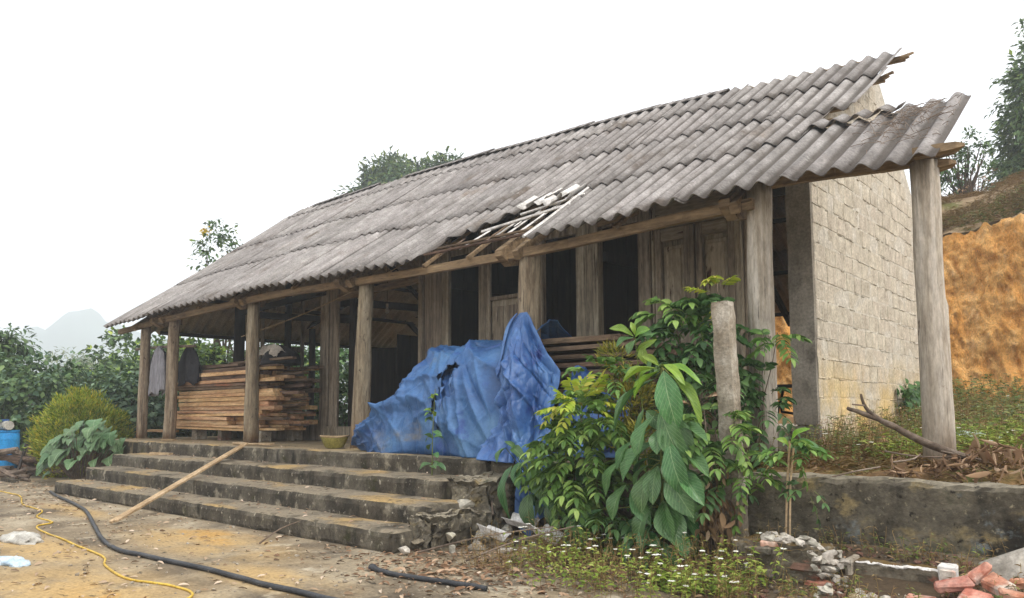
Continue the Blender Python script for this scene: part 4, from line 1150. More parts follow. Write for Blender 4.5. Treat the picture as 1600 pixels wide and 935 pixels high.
def halfpipe(c, rot, ln_, r, n=2, lab=''):
    mb = MB(); top = []; bot = []; m_ = n * 10
    for j in range(2):
        for i in range(m_ + 1):
            a = i / m_ * n
            x = (a - n / 2) * r * 2.2; z = r * 0.55 * math.cos(2 * PI * a)
            top.append((x, (j - .5) * ln_ + 0.02 * fbm(x * 9, j), z)); bot.append((x, (j - .5) * ln_ + 0.02 * fbm(x * 9, j), z - 0.008))
    w = m_ + 1; N = len(top); F = []
    for i in range(m_):
        F += [(i, i + 1, w + i + 1, w + i), (N + i, N + w + i, N + w + i + 1, N + i + 1), (i, N + i, N + i + 1, i + 1), (w + i, w + i + 1, N + w + i + 1, N + w + i)]
    F += [(0, w, N + w, N), (m_, N + m_, N + w + m_, w + m_)]
    mb.add(top + bot, F)
    o = mb.build('roof_sheet_piece', 'roof_fresh', label=lab, cat='sheet piece', group='broken roof sheet pieces beside the steps')
    o.location = c; o.rotation_euler = rot
halfpipe((-1.98, -1.55, -0.60), (0.10, 0.2, 1.35), 0.36, 0.07, 1, 'pale broken piece of corrugated roof sheet lying nearest the steps')
halfpipe((-1.92, -1.22, -0.54), (0.1, -0.15, 1.5), 0.34, 0.08, 1, 'pale broken piece of corrugated sheet lying behind the nearer piece')
halfpipe((-1.55, -1.30, -0.60), (0.1, 0.1, 1.1), 0.4, 0.09, 1, 'grey broken sheet piece half under the big leaves')

# ================================================================ timber on the porch
def plank(c, size, rz_=0.0, m='plank_fresh', tilt=0.0, **kw):
    mb = MB(); mb.rbox((0, 0, 0), size, None, 0.003, 0.006)
    o = mb.build('plank', m, **kw); o.location = c; o.rotation_euler = (rng.uniform(-.01, .01), tilt, rz_)
    return o
z = 0.20
ORD = 'lowest second third fourth fifth sixth seventh eighth ninth tenth eleventh twelfth thirteenth fourteenth fifteenth sixteenth seventeenth eighteenth nineteenth twentieth'.split() + ['high'] * 12
GF = dict(label='pale orange plank further back in the porch timber stack, only its right end in view', cat='plank', group='fresh sawn planks stacked on the porch')
GO = dict(label='weathered plank further back in the upper porch timber stack, only its right end in view', cat='plank', group='weathered planks on top of the porch stack')
lay = 0
while z < 1.30:
    th = rng.uniform(0.045, 0.085)
    old = z > 0.86
    lead = 1.15 * max(0, z - 0.86) + rng.uniform(0, .1)
    for row in range(5):
        y = 0.42 + row * 0.205 + rng.uniform(-0.035, 0.03)
        xl = -12.35 + rng.uniform(-0.25, 0.15) + (0.25 if row else 0) + lead; xr = -9.25 + rng.uniform(-0.50, 0.24) + 0.05 * row
        if row == 0: xr = -9.55 + rng.uniform(-0.15, 0.1)
        if row == 0 and lay < 4: xl -= 0.2
        if row == 0 and lay in (2, 3): xr = -10.3
        w = rng.uniform(0.15, 0.195)
        m = 'plank_old' if old and rng.random() < 0.6 else 'plank_fresh'
        plank(((xl + xr) / 2, y, z + th / 2), (xr - xl, w, th - 0.006), rng.uniform(-0.016, 0.016) * (2 if old else 1), m, rng.uniform(-.008, .008), **(dict(GO if old else GF, label=('%s front plank counted from the bottom of the porch timber stack, %s' % (ORD[lay], 'weathered brown' if m == 'plank_old' else 'pale orange'))) if row == 0 else (GO if old else GF)))
    z += th; lay += 1
for i in range(14):
    ln_ = rng.uniform(0.9, 2.4); x = rng.uniform(-11.4, -9.4); y = rng.uniform(0.45, 1.3)
    plank((x, y, z + 0.02 + 0.028 * (i // 3)), (ln_, rng.uniform(.08, .16), rng.uniform(.025, .05)), rng.uniform(-0.12, 0.12), 'plank_old' if i % 3 else 'plank_red', rng.uniform(-.03, .03), cat='plank', group='weathered planks on top of the porch stack', label='loose crooked offcut plank heaped on top of the porch timber stack')
for i in range(10):                                               # short ragged ends at the right of the stack
    plank((-8.95 + rng.uniform(-.2, .1), 0.75 + rng.uniform(-.2, .5), 0.30 + 0.115 * i), (rng.uniform(.5, .9), 0.16, rng.uniform(.03, .06)), rng.uniform(-0.2, 0.2), 'plank_old', rng.uniform(-.05, .05),
          label='short dark plank end jutting from the right side of the porch stack', cat='plank', group='short plank ends at the right of the stack')
plank((-12.95, 0.35, 0.155), (1.15, 0.17, 0.045), 0.02, 'plank_fresh', label='single orange plank jutting out left beneath the porch timber stack', cat='plank')
for i, (x, y) in enumerate([(-11.75, 0.55), (-10.75, 0.55), (-9.5, 0.6), (-11.75, 1.2), (-9.5, 1.25)]):
    mb = MB(); mb.rbox((0, 0, 0), (0.2 if i != 1 else 0.12, 0.22, 0.19), None, 0.008, 0.008)
    o = mb.build('support_block', 'post_concrete' if i != 1 else 'brick_dirty', label='grey concrete block carrying the porch timber stack' if i != 1 else 'reddish brick pier carrying the middle of the porch timber stack', cat='block', group='blocks under the timber stack')
    o.location = (x, y, 0.10)
for i, (x, y, l, lb) in enumerate([(-8.1, -0.42, 0.8, 'flat offcut board lying on the porch edge near the batten top'), (-8.6, -0.35, 0.4, 'short pale offcut lying at the foot of the third post'),
                                  (-11.1, -0.35, 0.35, 'white splintered offcut on the porch edge at left'), (-10.2, -0.9, 0.45, 'short offcut lying on the second step at left')]):
    mb = MB(); mb.rbox((0, 0, 0), (l, 0.10, 0.03), None, 0.003, 0.008)
    o = mb.build('offcut', 'batten', label=lb, cat='offcut'); o.location = (x, y, 0.03 if y > -0.6 else -0.165); o.rotation_euler = (0, 0, rng.uniform(-.3, .3))
# batten leaning on the steps
mb = MB(); a, b = Vector((-6.55, -3.12, -0.745)), Vector((-8.02, -0.58, 0.045)); L_ = (b - a).length
mb.rbox((0, 0.023, 0), (L_, 0.042, 0.035), None, 0.003, 0.002); mb.rbox((0, -0.023, 0.003), (L_ - 0.05, 0.042, 0.03), None, 0.003, 0.002)
o = mb.build('batten', 'batten', label='long pale wooden batten leaning from the yard up to the porch edge', cat='batten')
o.location = (a + b) / 2; o.rotation_euler = (b - a).to_track_quat('X', 'Z').to_euler()

# old planks behind the blue tarps
GP = dict(cat='plank', group='old planks piled behind the blue tarp')
for i in range(11):
    z = 0.36 + 0.098 * i
    for row in range(3):
        xr = -1.15 - 0.045 * abs(i - 7) + rng.uniform(-0.2, 0.12); xl = -3.3 + rng.uniform(-.2, .2)
        if i == 10: xr = -1.75
        plank(((xl + xr) / 2, 0.22 + row * 0.2, z), (xr - xl, 0.185, rng.uniform(.045, .075)), rng.uniform(-.03, .03), 'plank_red' if row == 0 or i > 7 else 'plank_old', rng.uniform(-.012, .012),
              label=('%s front plank counted from the bottom of the old pile behind the blue tarp' % ORD[i]) if row == 0 else 'old plank behind the front row of the pile by the blue tarp', **GP)
for x in (-2.9, -1.6):
    mb = MB(); mb.rbox((0, 0, 0), (0.2, 0.5, 0.32), None, 0.01, 0.01); o = mb.build('support_block', 'post_concrete', label='concrete block hidden low under the old plank pile by the tarp', cat='block', group='blocks under the old plank pile'); o.location = (x, 0.42, 0.165)

# ================================================================ tarps
def ridged(p, o=3):
    s, a = 0.0, 1.0
    for k in range(o):
        s += a * (1 - 2 * abs(noise.noise(p))); a *= 0.5; p = p * 2.1 + Vector((3.1, 1.7, 9.2))
    return s
def sheet_cloth(name, f, nu, nv, m, parent, hole=None, th=0.006, **kw):
    V = []
    for j in range(nv + 1):
        for i in range(nu + 1):
            V.append(Vector(f(i / nu, j / nv)))
    F = []
    for j in range(nv):
        for i in range(nu):
            if hole and hole((i + .5) / nu, (j + .5) / nv): continue
            a = j * (nu + 1) + i
            F.append((a, a + 1, a + nu + 2, a + nu + 1))
    o = link(name, np_mesh(name, [tuple(v) for v in V], F), m, parent, smooth=True, **kw)
    md = o.modifiers.new('thickness', 'SOLIDIFY'); md.thickness = th
    return o
def creases(seed, n, wr=(0.01, 0.05), lr=(0.1, 0.4), ar=(0.3, 1.0), ang=None, spread=PI, region=(0, 1, 0, 1)):
    """random sharp folds of a crumpled sheet: (u, v, angle, half length, width, height)"""
    r = random.Random(seed); out = []
    for _ in range(n):
        a = r.uniform(0, PI) if ang is None else ang + r.uniform(-spread, spread)
        out.append((r.uniform(*region[:2]), r.uniform(*region[2:]), a, r.uniform(*lr), r.uniform(*wr), r.uniform(*ar) * r.choice((-1, 1, 1))))
    return np.array(out)
def fold_height(U, V, C, asp):
    H = np.zeros_like(U)
    for cu, cv, a, l, w, h in C:
        du = (U - cu) * asp; dv = V - cv
        s = du * math.cos(a) + dv * math.sin(a); d = -du * math.sin(a) + dv * math.cos(a)
        d = d + 0.25 * s * s                                   # folds run in slight arcs
        H += h * np.exp(-np.abs(d) / w) * np.exp(-(s / l) ** 2)
    return H
def surf_mesh(name, X, Y, Z, m, parent, mask=None, th=0.006, **kw):
    nv, nu = X.shape
    V = np.stack([X, Y, Z], -1).reshape(-1, 3)
    j, i = np.mgrid[0:nv - 1, 0:nu - 1]
    a = (j * nu + i)
    F = np.stack([a, a + 1, a + nu + 1, a + nu], -1)
    F = F[~mask] if mask is not None else F.reshape(-1, 4)
    o = link(name, np_mesh(name, V, F), m, parent, smooth=True, **kw)
    md = o.modifiers.new('thickness', 'SOLIDIFY'); md.thickness = th
    return o
def displace(X, Y, Z, H):
    """move a grid along its own normals"""
    P = np.stack([X, Y, Z], -1)
    du = np.gradient(P, axis=1); dv = np.gradient(P, axis=0)
    n = np.cross(du, dv); n /= np.maximum(1e-9, np.linalg.norm(n, axis=-1, keepdims=True))
    if n[..., 1].mean() > 0: n = -n
    P = P + n * H[..., None]
    return P[..., 0], P[..., 1], P[..., 2]
t = empty('faded_tarp', (-4.2, -0.2, 0), label='large faded blue tarpaulin with a torn hole draped over a heap on the porch', cat='tarp')
HX = [-5.60, -5.48, -5.36, -5.15, -4.95, -4.70, -4.45, -4.15, -3.8, -3.5, -3.2, -2.95, -2.6]
HZ = [0.12, 0.40, 0.58, 0.66, 0.80, 1.08, 1.30, 1.38, 1.37, 1.34, 1.40, 1.52, 1.60]
def tarp_grid(u0, u1, v0, v1, nu, nv, inset=0.0):
    U, V = np.meshgrid(np.linspace(u0, u1, nu), np.linspace(v0, v1, nv))
    X = -5.54 + 2.87 * U
    Hh = np.interp(X, HX, HZ)
    vv = V * 1.22; S = np.minimum(1, vv)
    # heap: bulges over hard corners underneath, slack at the foot
    corner = 0.10 * np.exp(-((X + 4.42) / 0.10) ** 2) * S + 0.07 * np.exp(-((X + 3.55) / 0.14) ** 2) * S
    prof = np.sin(S * PI / 2) ** (0.80 + 0.25 * np.sin(U * 8))
    Y = -0.60 + 0.92 * S ** 1.5 - 0.10 * np.sin(S * PI) * (1 + np.sin(U * 9 + 1)) + 0.05 * np.sin(U * 13) * (1 - S)
    Z = Hh * prof
    over = np.maximum(0, vv - 1); Y = Y + over * 1.7; Z = Z - over * 0.7
    X = X + 0.10 * (1 - S) * np.sin(U * 7 + 1) * (U > 0.05) - 0.03 * (1 - S) * (U < 0.3)
    Y = Y + 0.30 * np.maximum(0, 0.13 - U) / 0.13 * (1 - S)
    Y = Y + inset
    H = 0.080 * fold_height(U, V, creases(3, 34, (.012, .035), (.3, .8), (.4, 1.), 2.45, .38), 2.0)
    H += 0.052 * fold_height(U, V, creases(8, 30, (.010, .022), (.10, .30), (.4, 1.), None, PI, (0, 0.75, 0.0, 0.45)), 2.0)
    H += 0.018 * fold_height(U, V, creases(21, 240, (.005, .012), (.03, .12), (.3, 1.)), 2.0)
    # one big slack fold lying over itself low on the left
    H += 0.13 * np.exp(-np.abs(V - (0.30 - 0.22 * np.abs(U - 0.22))) / 0.035) * (U < 0.46) * np.sin(np.clip(U / 0.46, 0, 1) * PI) ** 0.7
    H += 0.07 * np.exp(-np.abs(V - (0.16 + 0.10 * np.sin(U * 6))) / 0.03) * (U < 0.72)
    H += corner
    X, Y, Z = displace(X, Y, Z, H)
    return U, V, X, Y, np.maximum(Z, 0.010)
U, V, X, Y, Z = tarp_grid(0, 1, 0, 1, 260, 150)
Uc, Vc = (U[:-1, :-1] + U[1:, 1:]) / 2, (V[:-1, :-1] + V[1:, 1:]) / 2
cN = np.array([[noise.noise(Vector((float(a) * 34, float(b) * 46, 1.0))) for a, b in zip(ra, rb)] for ra, rb in zip(Uc, Vc)])
cen = 0.700 + 0.016 * np.sin(Vc * 34) - 0.16 * (0.36 - Vc)
wid = np.where((Vc > 0.15) & (Vc < 0.40), 0.050 * np.sin(np.clip((Vc - 0.15) / 0.25, 0, 1) * PI) ** 0.5, np.where((Vc > 0.03) & (Vc <= 0.18), 0.014, 0))
mask = np.abs(Uc - cen) < wid * (1 + 0.6 * cN)
surf_mesh('sheet', X, Y, Z, 'tarp_faded', t, mask)
U2, V2, X2, Y2, Z2 = tarp_grid(0.55, 0.80, 0.0, 0.66, 60, 60, 0.10)
surf_mesh('inner_layer', X2, Y2, Z2 * 0.93, 'tarp_blue', t)
for i in range(9):                                                # frayed tongues hanging along the tear
    v = 0.07 + 0.035 * i; j_ = int(v * 149); i_ = int((0.655 + 0.16 * (v - 0.07) + (0.03 if i % 2 else -0.02)) * 259)
    p = Vector((X[j_, i_], Y[j_, i_], Z[j_, i_]))
    mb = MB(); w = rng.uniform(.015, .035); l = rng.uniform(.06, .14)
    q = [p + Vector((-w, -0.02, 0)), p + Vector((w, -0.025, 0.01)), p + Vector((w * 0.5 + rng.uniform(-.04, .04), -0.06, -l * 0.6)), p + Vector((rng.uniform(-.05, .05), -0.05, -l))]
    mb.add(q + [a + Vector((0, 0.006, 0)) for a in q], [(0, 1, 2, 3), (7, 6, 5, 4), (0, 4, 5, 1), (1, 5, 6, 2), (2, 6, 7, 3), (3, 7, 4, 0)])
    mb.build('frayed_edge', 'tarp_blue' if i % 2 else 'tarp_faded', t)

t = empty('blue_tarp', (-2.55, -0.4, 0), label='deep blue crumpled tarpaulin hung from the post and trailing over the porch edge', cat='tarp')
def blue_grid(nu, nv, u0=0.0, u1=1.0):
    U, V = np.meshgrid(np.linspace(u0, u1, nu), np.linspace(0, 1, nv)); S = U * 2 - 1
    cx = np.interp(V, [0, .10, .4, .7, 1], [-2.72, -2.70, -2.52, -2.46, -2.45])
    hw = np.interp(V, [0, .05, .14, .30, .42, .6, .85, 1], [.06, .13, .19, .28, .39, .42, .40, .44])
    hw = np.where(S > 0, hw * (0.72 + 0.5 * np.exp(-((V - 0.45) / 0.2) ** 2)), hw)
    Z = 1.66 - 1.68 * V
    Y = -0.19 - 0.36 * V ** 0.8 - 0.14 * (1 - S * S) * np.minimum(1, V * 2.5)
    X = cx + hw * S + 0.05 * np.sin(V * 9) * S
    g = np.minimum(1, V * 2.2)
    H = g * (0.075 * np.abs(np.sin(S * 2.9 + V * 2.2 + 0.6)) + 0.065 * np.abs(np.sin(S * 5.0 - V * 3.0)) + 0.03 * np.abs(np.sin(S * 9 + V * 5)))      # hanging pleats with sharp backs
    H += g * 0.10 * fold_height(U, V, creases(5, 22, (.02, .05), (.2, .5), (.4, 1.), 1.45, .45), 0.6)
    H += g * 0.075 * fold_height(U, V, creases(14, 44, (.010, .026), (.08, .28), (.4, 1.), 1.5, .75), 0.6)
    H += g * 0.018 * fold_height(U, V, creases(33, 200, (.005, .012), (.03, .12), (.3, 1.), 1.4, 1.0), 0.6)
    H = H - H.mean(axis=1, keepdims=True) * 0.85
    X, Y, Z = displace(X, Y, Z, H * np.minimum(1, 0.35 + (1 - S * S) * 1.6))
    Y = Y - np.maximum(0, V - 0.8) * 0.4
    return X, Y, np.where(Y > -0.74, np.maximum(Z, 0.015), Z)
X, Y, Z = blue_grid(170, 230)
surf_mesh('sheet', X, Y, Z, 'tarp_blue', t)
X, Y, Z = blue_grid(170, 230)
k = slice(0, 26)
surf_mesh('folded_hem', X[2:210, k] - 0.014, Y[2:210, k] - 0.028, Z[2:210, k] + 0.008, 'tarp_blue', t)
def flap(name, x0, x1, fz0, fz1, fy, seed, n=70):
    U, V = np.meshgrid(np.linspace(0, 1, n), np.linspace(0, 1, n))
    X = x0 + (x1 - x0) * U; Z = fz0(U) + (fz1(U) - fz0(U)) * V; Y = fy(U, V)
    H = 0.055 * fold_height(U, V, creases(seed, 14, (.03, .07), (.2, .5), (.4, 1.)), 1.0) + 0.03 * fold_height(U, V, creases(seed + 1, 40, (.012, .03), (.05, .2), (.4, 1.)), 1.0)
    X, Y, Z = displace(X, Y, Z, H)
    return surf_mesh(name, X, Y, Z, 'tarp_blue', t)
flap('trailing_end', -2.26, -1.80, lambda u: 0.08 + 0 * u, lambda u: -0.62 - 0.12 * np.sin(u * 5), lambda u, v: -0.80 - 0.10 * v - 0.05 * np.sin(u * 7 + v * 3), 60)
flap('side_fold', -2.20, -1.42, lambda u: 0.05 + 0 * u, lambda u: 1.0 - 0.40 * u + 0.06 * np.sin(u * 9), lambda u, v: -0.36 + 0.42 * v ** 2 + 0.06 * np.sin(u * 8), 70)
# ================================================================ clothes, basket, barrel and small things
mb = MB(); mb.tube([(-13.7, 0.10, 1.87), (-12.6, 0.12, 1.86), (-11.2, 0.14, 1.80)], 0.028, 8)
mb.build('hanging_rail', 'stick', label='wooden pole tied between the two leftmost posts as a clothes rail', cat='rail')
def garment(name, x0, x1, y, ztop, zbot, m, seed, label, cat, slope=0.16):
    def f(sd):
        def g(u, v):
            s = u * 2 - 1
            x = (x0 + x1) / 2 + (x1 - x0) / 2 * s * (0.62 + 0.38 * min(1, v * 2.2))
            zt = ztop - slope * abs(s) ** 1.4
            z = zt + (zbot + 0.06 * math.sin(u * 11 + seed) - zt) * v
            d = 0.07 * math.sin(min(1, v * 3 + .12) * PI / 2) * math.sqrt(max(0, 1 - s * s)) + 0.028 * math.sin(u * 17 + seed + v * 2) * v + 0.02 * fbm(u * 6, v * 3, seed)
            return (x, y - sd * d, z)
        return g
    t = empty(name, ((x0 + x1) / 2, y, zbot), label=label, cat=cat)
    sheet_cloth('front', f(1), 36, 24, m, t); sheet_cloth('back', f(-1), 36, 24, m, t)
    return t
garment('jacket', -13.55, -12.55, 0.30, 1.90, 0.98, 'cloth_dark', 1, 'black jacket hanging on the pole left of the second post', 'jacket')
garment('shirt', -12.85, -12.20, 0.06, 1.88, 0.92, 'cloth_grey', 4, 'pale grey shirt hanging in front of the black jacket', 'shirt')
garment('jacket', -12.15, -11.25, 0.28, 1.86, 1.10, 'cloth_dark', 8, 'dark blue grey jacket hanging right of the second post', 'jacket')
def lump(name, c, r, m, seed, label, cat, amp=0.25, flat=0.55):
    mb = MB(); nu, nv = 26, 12; vs = []
    for j in range(nv + 1):
        th = PI * j / nv
        for i in range(nu):
            ph = 2 * PI * i / nu
            d = Vector((math.sin(th) * math.cos(ph), math.sin(th) * math.sin(ph), math.cos(th)))
            k = 1 + amp * ridged(d * 1.6 + Vector((seed, 0, 0)), 3) * 0.5
            p = Vector((d.x * r[0] * k, d.y * r[1] * k, max(-0.02, d.z * r[2] * k)))
            vs.append(p + Vector(c))
    fs = [(j * nu + i, (j + 1) * nu + i, (j + 1) * nu + (i + 1) % nu, j * nu + (i + 1) % nu) for j in range(nv) for i in range(nu)]
    mb.add(vs, fs)
    return mb.build(name, m, smooth=True, label=label, cat=cat)
lump('clothing_bundle', (-9.30, 0.80, 1.40), (0.34, 0.30, 0.30), 'cloth_dark', 3, 'dark cloth bundle lying on top of the porch timber stack', 'bundle')
sheet_cloth('draped_cloth', lambda u, v: (-9.62 + 0.62 * u, 0.52 + 0.30 * v - 0.10 * (u < .25), 1.40 + 0.30 * math.sin(PI * min(1, v * 0.9 + .1)) * (0.55 + 0.45 * math.sin(u * PI)) + 0.06 * ridged(Vector((u * 3, v * 3, 1)), 2) - 0.28 * max(0, .22 - u) / .22),
            30, 20, 'cloth_pale', None, label='cream coloured cloth thrown over the dark bundle on the timber stack', cat='cloth')
# basket
t = empty('basket', (-6.33, -0.17, 0.0), label='small olive woven basket standing beside the fourth post', cat='basket')
mb = MB(); prof = [(0.13, 0.012), (0.16, 0.07), (0.185, 0.13), (0.205, 0.175), (0.195, 0.178), (0.172, 0.13), (0.145, 0.07), (0.12, 0.03), (0.0, 0.03)]
n = 20; vs = []
for r_, z_ in prof:
    for k in range(n):
        a = 2 * PI * k / n; vs.append((-6.33 + r_ * math.cos(a), -0.17 + r_ * math.sin(a), z_ + 0.008 * math.sin(a * 2)))
mb.add(vs, [(i * n + k, i * n + (k + 1) % n, (i + 1) * n + (k + 1) % n, (i + 1) * n + k) for i in range(len(prof) - 1) for k in range(n)])
mb.build('bowl', 'basket', t, smooth=True)
mb = MB(); mb.tube([(-6.33 + 0.203 * math.cos(a), -0.17 + 0.203 * math.sin(a), 0.178 + 0.008 * math.sin(a * 2)) for a in np.linspace(0, 2 * PI, 25)], 0.010, 6, cap=False); mb.build('rim', 'batten', t)
# barrel with a pump on it, at the far left
bx, by = -16.42, -1.42
t = empty('barrel', (bx, by, -0.77), label='blue plastic barrel behind the scrap wood at the left edge', cat='barrel')
mb = MB(); mb.tube([(bx, by, z) for z in (-0.77, -0.72, -0.4, -0.38, -0.36, -0.05, -0.03, -0.01, 0.10, 0.13)], [.20, .225, .235, .24, .235, .235, .24, .235, .225, .21], 20); mb.build('drum', 'barrel_blue', t, smooth=True)
mb = MB(); mb.tube([(bx, by, 0.125), (bx, by, 0.165)], 0.23, 20); mb.build('lid', 'barrel_blue', t)
t = empty('water_pump', (bx, by, 0.17), label='small grey and blue motor pump lying on the blue barrel', cat='pump')
mb = MB(); mb.tube([(bx - 0.20, by - 0.05, 0.27), (bx + 0.08, by - 0.05, 0.27), (bx + 0.10, by - 0.05, 0.27)], [.10, .10, .08], 14); mb.build('motor', 'metal_grey', t)
mb = MB(); mb.tube([(bx + 0.10, by - 0.05, 0.27), (bx + 0.26, by - 0.05, 0.27)], [.095, .095], 14); mb.build('housing', 'bag_white', t)
mb = MB(); mb.rbox((bx - 0.05, by - 0.05, 0.375), (0.18, 0.13, 0.05), None, 0.01); mb.build('terminal_box', 'tarp_blue', t)
# scrap wood heap
for i in range(30):
    x = rng.uniform(-16.3, -14.2); y = -1.45 + rng.uniform(-0.5, 0.5) - 0.18 * (x + 15); h = max(0.03, 0.60 * (1 - abs(x + 15.6) / 1.5))
    z = -0.74 + h * rng.random(); a = rng.uniform(-0.6, 0.6) + 0.4; l = rng.uniform(0.25, 0.6); r = rng.uniform(0.03, 0.075)
    d = Vector((math.cos(a), math.sin(a), rng.uniform(-0.3, 0.3))) * l
    mb = MB(); mb.tube([-d, -d * 0.3 + Vector((0, 0, .02)), d * 0.4, d], [r, r * 1.05, r * .9, r * .7], 7, wob=0.25, seed=i)
    o = mb.build('log', 'stick' if i % 3 else 'plank_old', label='short weathered log in the scrap wood heap beside the blue barrel', cat='log', group='logs in the scrap wood heap'); o.location = (x, y, z)
mb = MB(); mb.tube([(-15.4, -1.35, -0.1), (-14.6, -1.75, -0.72)], [0.035, 0.03], 7); mb.build('pole', 'steel_dark', label='dark thin pole slanting over the scrap wood heap', cat='pole')
mb = rough_box(-17.5, -13.7, -2.10, -1.95, -0.82, -0.70, 0.12, 0.012, 3, 0.02, 3); mb.build('kerb', 'floor_concrete', label='low broken concrete kerb in front of the scrap wood heap', cat='kerb')
# hoses
def smooth_path(pts, n=10):
    P = [Vector(p) for p in pts]; out = []
    for i in range(len(P) - 1):
        p0, p1, p2, p3 = P[max(0, i - 1)], P[i], P[i + 1], P[min(len(P) - 1, i + 2)]
        for k in range(n):
            s = k / n
            out.append(0.5 * ((2 * p1) + (p2 - p0) * s + (2 * p0 - 5 * p1 + 4 * p2 - p3) * s * s + (3 * p1 - p0 - 3 * p2 + p3) * s ** 3))
    out.append(P[-1]); return out
hp = [(-11.2, -2.25, -.75), (-10.3, -2.44, -.75), (-8.26, -2.81, -.75), (-6.6, -3.30, -.75), (-5.54, -3.62, -.75), (-4.71, -3.79, -.75), (-4.17, -3.76, -.75), (-3.14, -3.70, -.75), (-2.22, -3.69, -.75), (-1.43, -3.65, -.75), (-0.6, -3.6, -.75)]
def on_ground(p, r): return Vector((p[0], p[1], ground_z(p[0], p[1]) + r))
mb = MB(); mb.tube([on_ground(p, 0.022) for p in smooth_path(hp, 8)], 0.021, 10)
mb.build('hose', 'hose_black', smooth=True, label='thick black hose winding across the yard below the steps', cat='hose')
yp = [(-14.5, -2.6, 0), (-12.04, -2.73, 0), (-10.99, -2.76, 0), (-9.9, -3.05, 0), (-9.49, -3.14, 0), (-8.6, -3.20, 0), (-7.99, -3.45, 0), (-7.3, -3.50, 0), (-6.97, -3.77, 0), (-5.59, -3.90, 0), (-4.54, -4.00, 0), (-4.06, -4.16, 0), (-3.39, -4.25, 0), (-2.9, -4.13, 0), (-2.59, -4.14, 0), (-2.40, -4.27, 0), (-2.2, -4.6, 0)]
mb = MB(); mb.tube([on_ground(p, 0.009) for p in smooth_path(yp, 8)], 0.0095, 8)
mb.build('hose', 'hose_yellow', smooth=True, label='thin yellow hose wriggling across the yard in front of the black one', cat='hose')
mb = MB(); mb.tube([on_ground(p, 0.022) for p in smooth_path([(-2.19, -2.81, 0), (-1.85, -2.86, 0), (-1.4, -2.80, 0), (-0.96, -2.75, 0)], 6)], [0.034, 0.032] + [0.020] * 17, 9)
mb.build('pipe', 'hose_black', smooth=True, label='short cut length of black pipe lying alone below the weeds', cat='pipe')
t = lump('sack', (-6.15, -4.16, -0.775), (0.24, 0.11, 0.055), 'bag_white', 5, 'dusty white plastic sack lying flat on the yard at left', 'sack', 0.9)
lump('plastic_bag', (-4.85, -4.62, -0.775), (0.19, 0.07, 0.035), 'bag_blue', 9, 'crumpled blue and white plastic bag near the lower left corner', 'bag', 1.0)
lump('plastic_bag', (1.30, 2.0, 0.16), (0.22, 0.2, 0.09), 'bag_mint', 12, 'crumpled mint white plastic bag in the weeds right of the corner post', 'bag', 1.0)
# steel chair frame behind, seen through the gap
t = empty('metal_chair', (-1.6, 5.0, 0.2), label='dark steel chair frame seen through the gap beside the wall', cat='chair')
mb = MB(); mb.rbox((-1.55, 5.0, 0.90), (0.7, 0.3, 0.05), None, 0.01); mb.build('seat', 'steel_dark', t)
mb = MB(); mb.tube([(-1.70, 4.9, 0.88), (-1.76, 4.9, 0.62), (-1.74, 4.9, 0.50), (-1.55, 4.9, 0.47)], 0.022, 7); mb.build('leg', 'steel_dark', t)
mb = MB(); mb.tube([(-1.78, 4.9, 0.66), (-1.86, 4.9, 0.2)], 0.026, 7); mb.build('leg', 'steel_dark', t)
mb = MB(); mb.tube([(-1.25, 5.1, 0.88), (-1.25, 5.1, 0.2)], 0.022, 7); mb.build('leg', 'steel_dark', t)

# fallen branch on the terrace
t = empty('fallen_branch', (1.7, 0.0, 0.05), label='dead forked branch lying slanted across the foot of the corner post', cat='branch')
pA = [(1.105, -0.820, 0.643), (1.122, -0.782, 0.547), (1.184, -0.691, 0.455), (1.278, -0.577, 0.391), (1.414, -0.421, 0.282), (1.552, -0.255, 0.207), (1.723, -0.031, 0.119), (1.955, 0.244, 0.034)]
mb = MB(); mb.tube(smooth_path(pA, 4), list(np.linspace(0.008, 0.030, 17)) + list(np.linspace(0.030, 0.024, 12)), 8, wob=0.25); mb.build('bough', 'stick', t, smooth=True)
mb = MB(); mb.tube(smooth_path([(1.026, -0.890, 0.538), (1.094, -0.801, 0.504), (1.188, -0.674, 0.450)], 5), [0.013 + 0.001 * i for i in range(11)], 7, wob=0.3); mb.build('side_branch', 'stick', t, smooth=True)
mb = MB(); mb.tube(smooth_path([(1.063, -0.888, 0.566), (1.122, -0.810, 0.557)], 4), 0.007, 6); mb.build('side_branch', 'stick', t)
for i, q in enumerate([((1.230, -0.732, 0.217), (1.402, -0.579, 0.178), (1.634, -0.245, 0.160)), ((1.301, -0.795, 0.142), (1.409, -0.704, 0.161), (1.444, -0.611, 0.195)), ((0.991, -1.185, 0.045), (1.133, -1.067, 0.086), (1.242, -0.909, 0.109)), ((1.538, -0.400, 0.212), (1.707, -0.181, 0.155), (1.908, 0.133, 0.078))]):
    mb = MB(); mb.tube(smooth_path(q, 5), 0.0065, 5); mb.build('twig', 'stick', t)
# dry creeper caught on the corner of the roof
mb = MB()
for i in range(120):
    x = rng.gauss(1.18, 0.17); tt = min(0.33, max(0.06, rng.gauss(0.24, 0.07)))
    p = front(x, tt, 0.045); pts_ = [p]
    dx, dt = rng.uniform(-.22, .22), rng.uniform(-.07, .07)
    for k in range(4):
        pts_.append(front(min(1.58, pts_[0].x + dx * (k + 1) / 4), min(.34, max(.02, tt + dt * (k + 1) / 4)), 0.05 + 0.02 * rng.random()))
    mb.tube(pts_, 0.0028, 4, cap=False)
mb.build('dry_creeper', 'stick', label='tangle of dead dark creeper stems lying on the roof corner', cat='creeper')

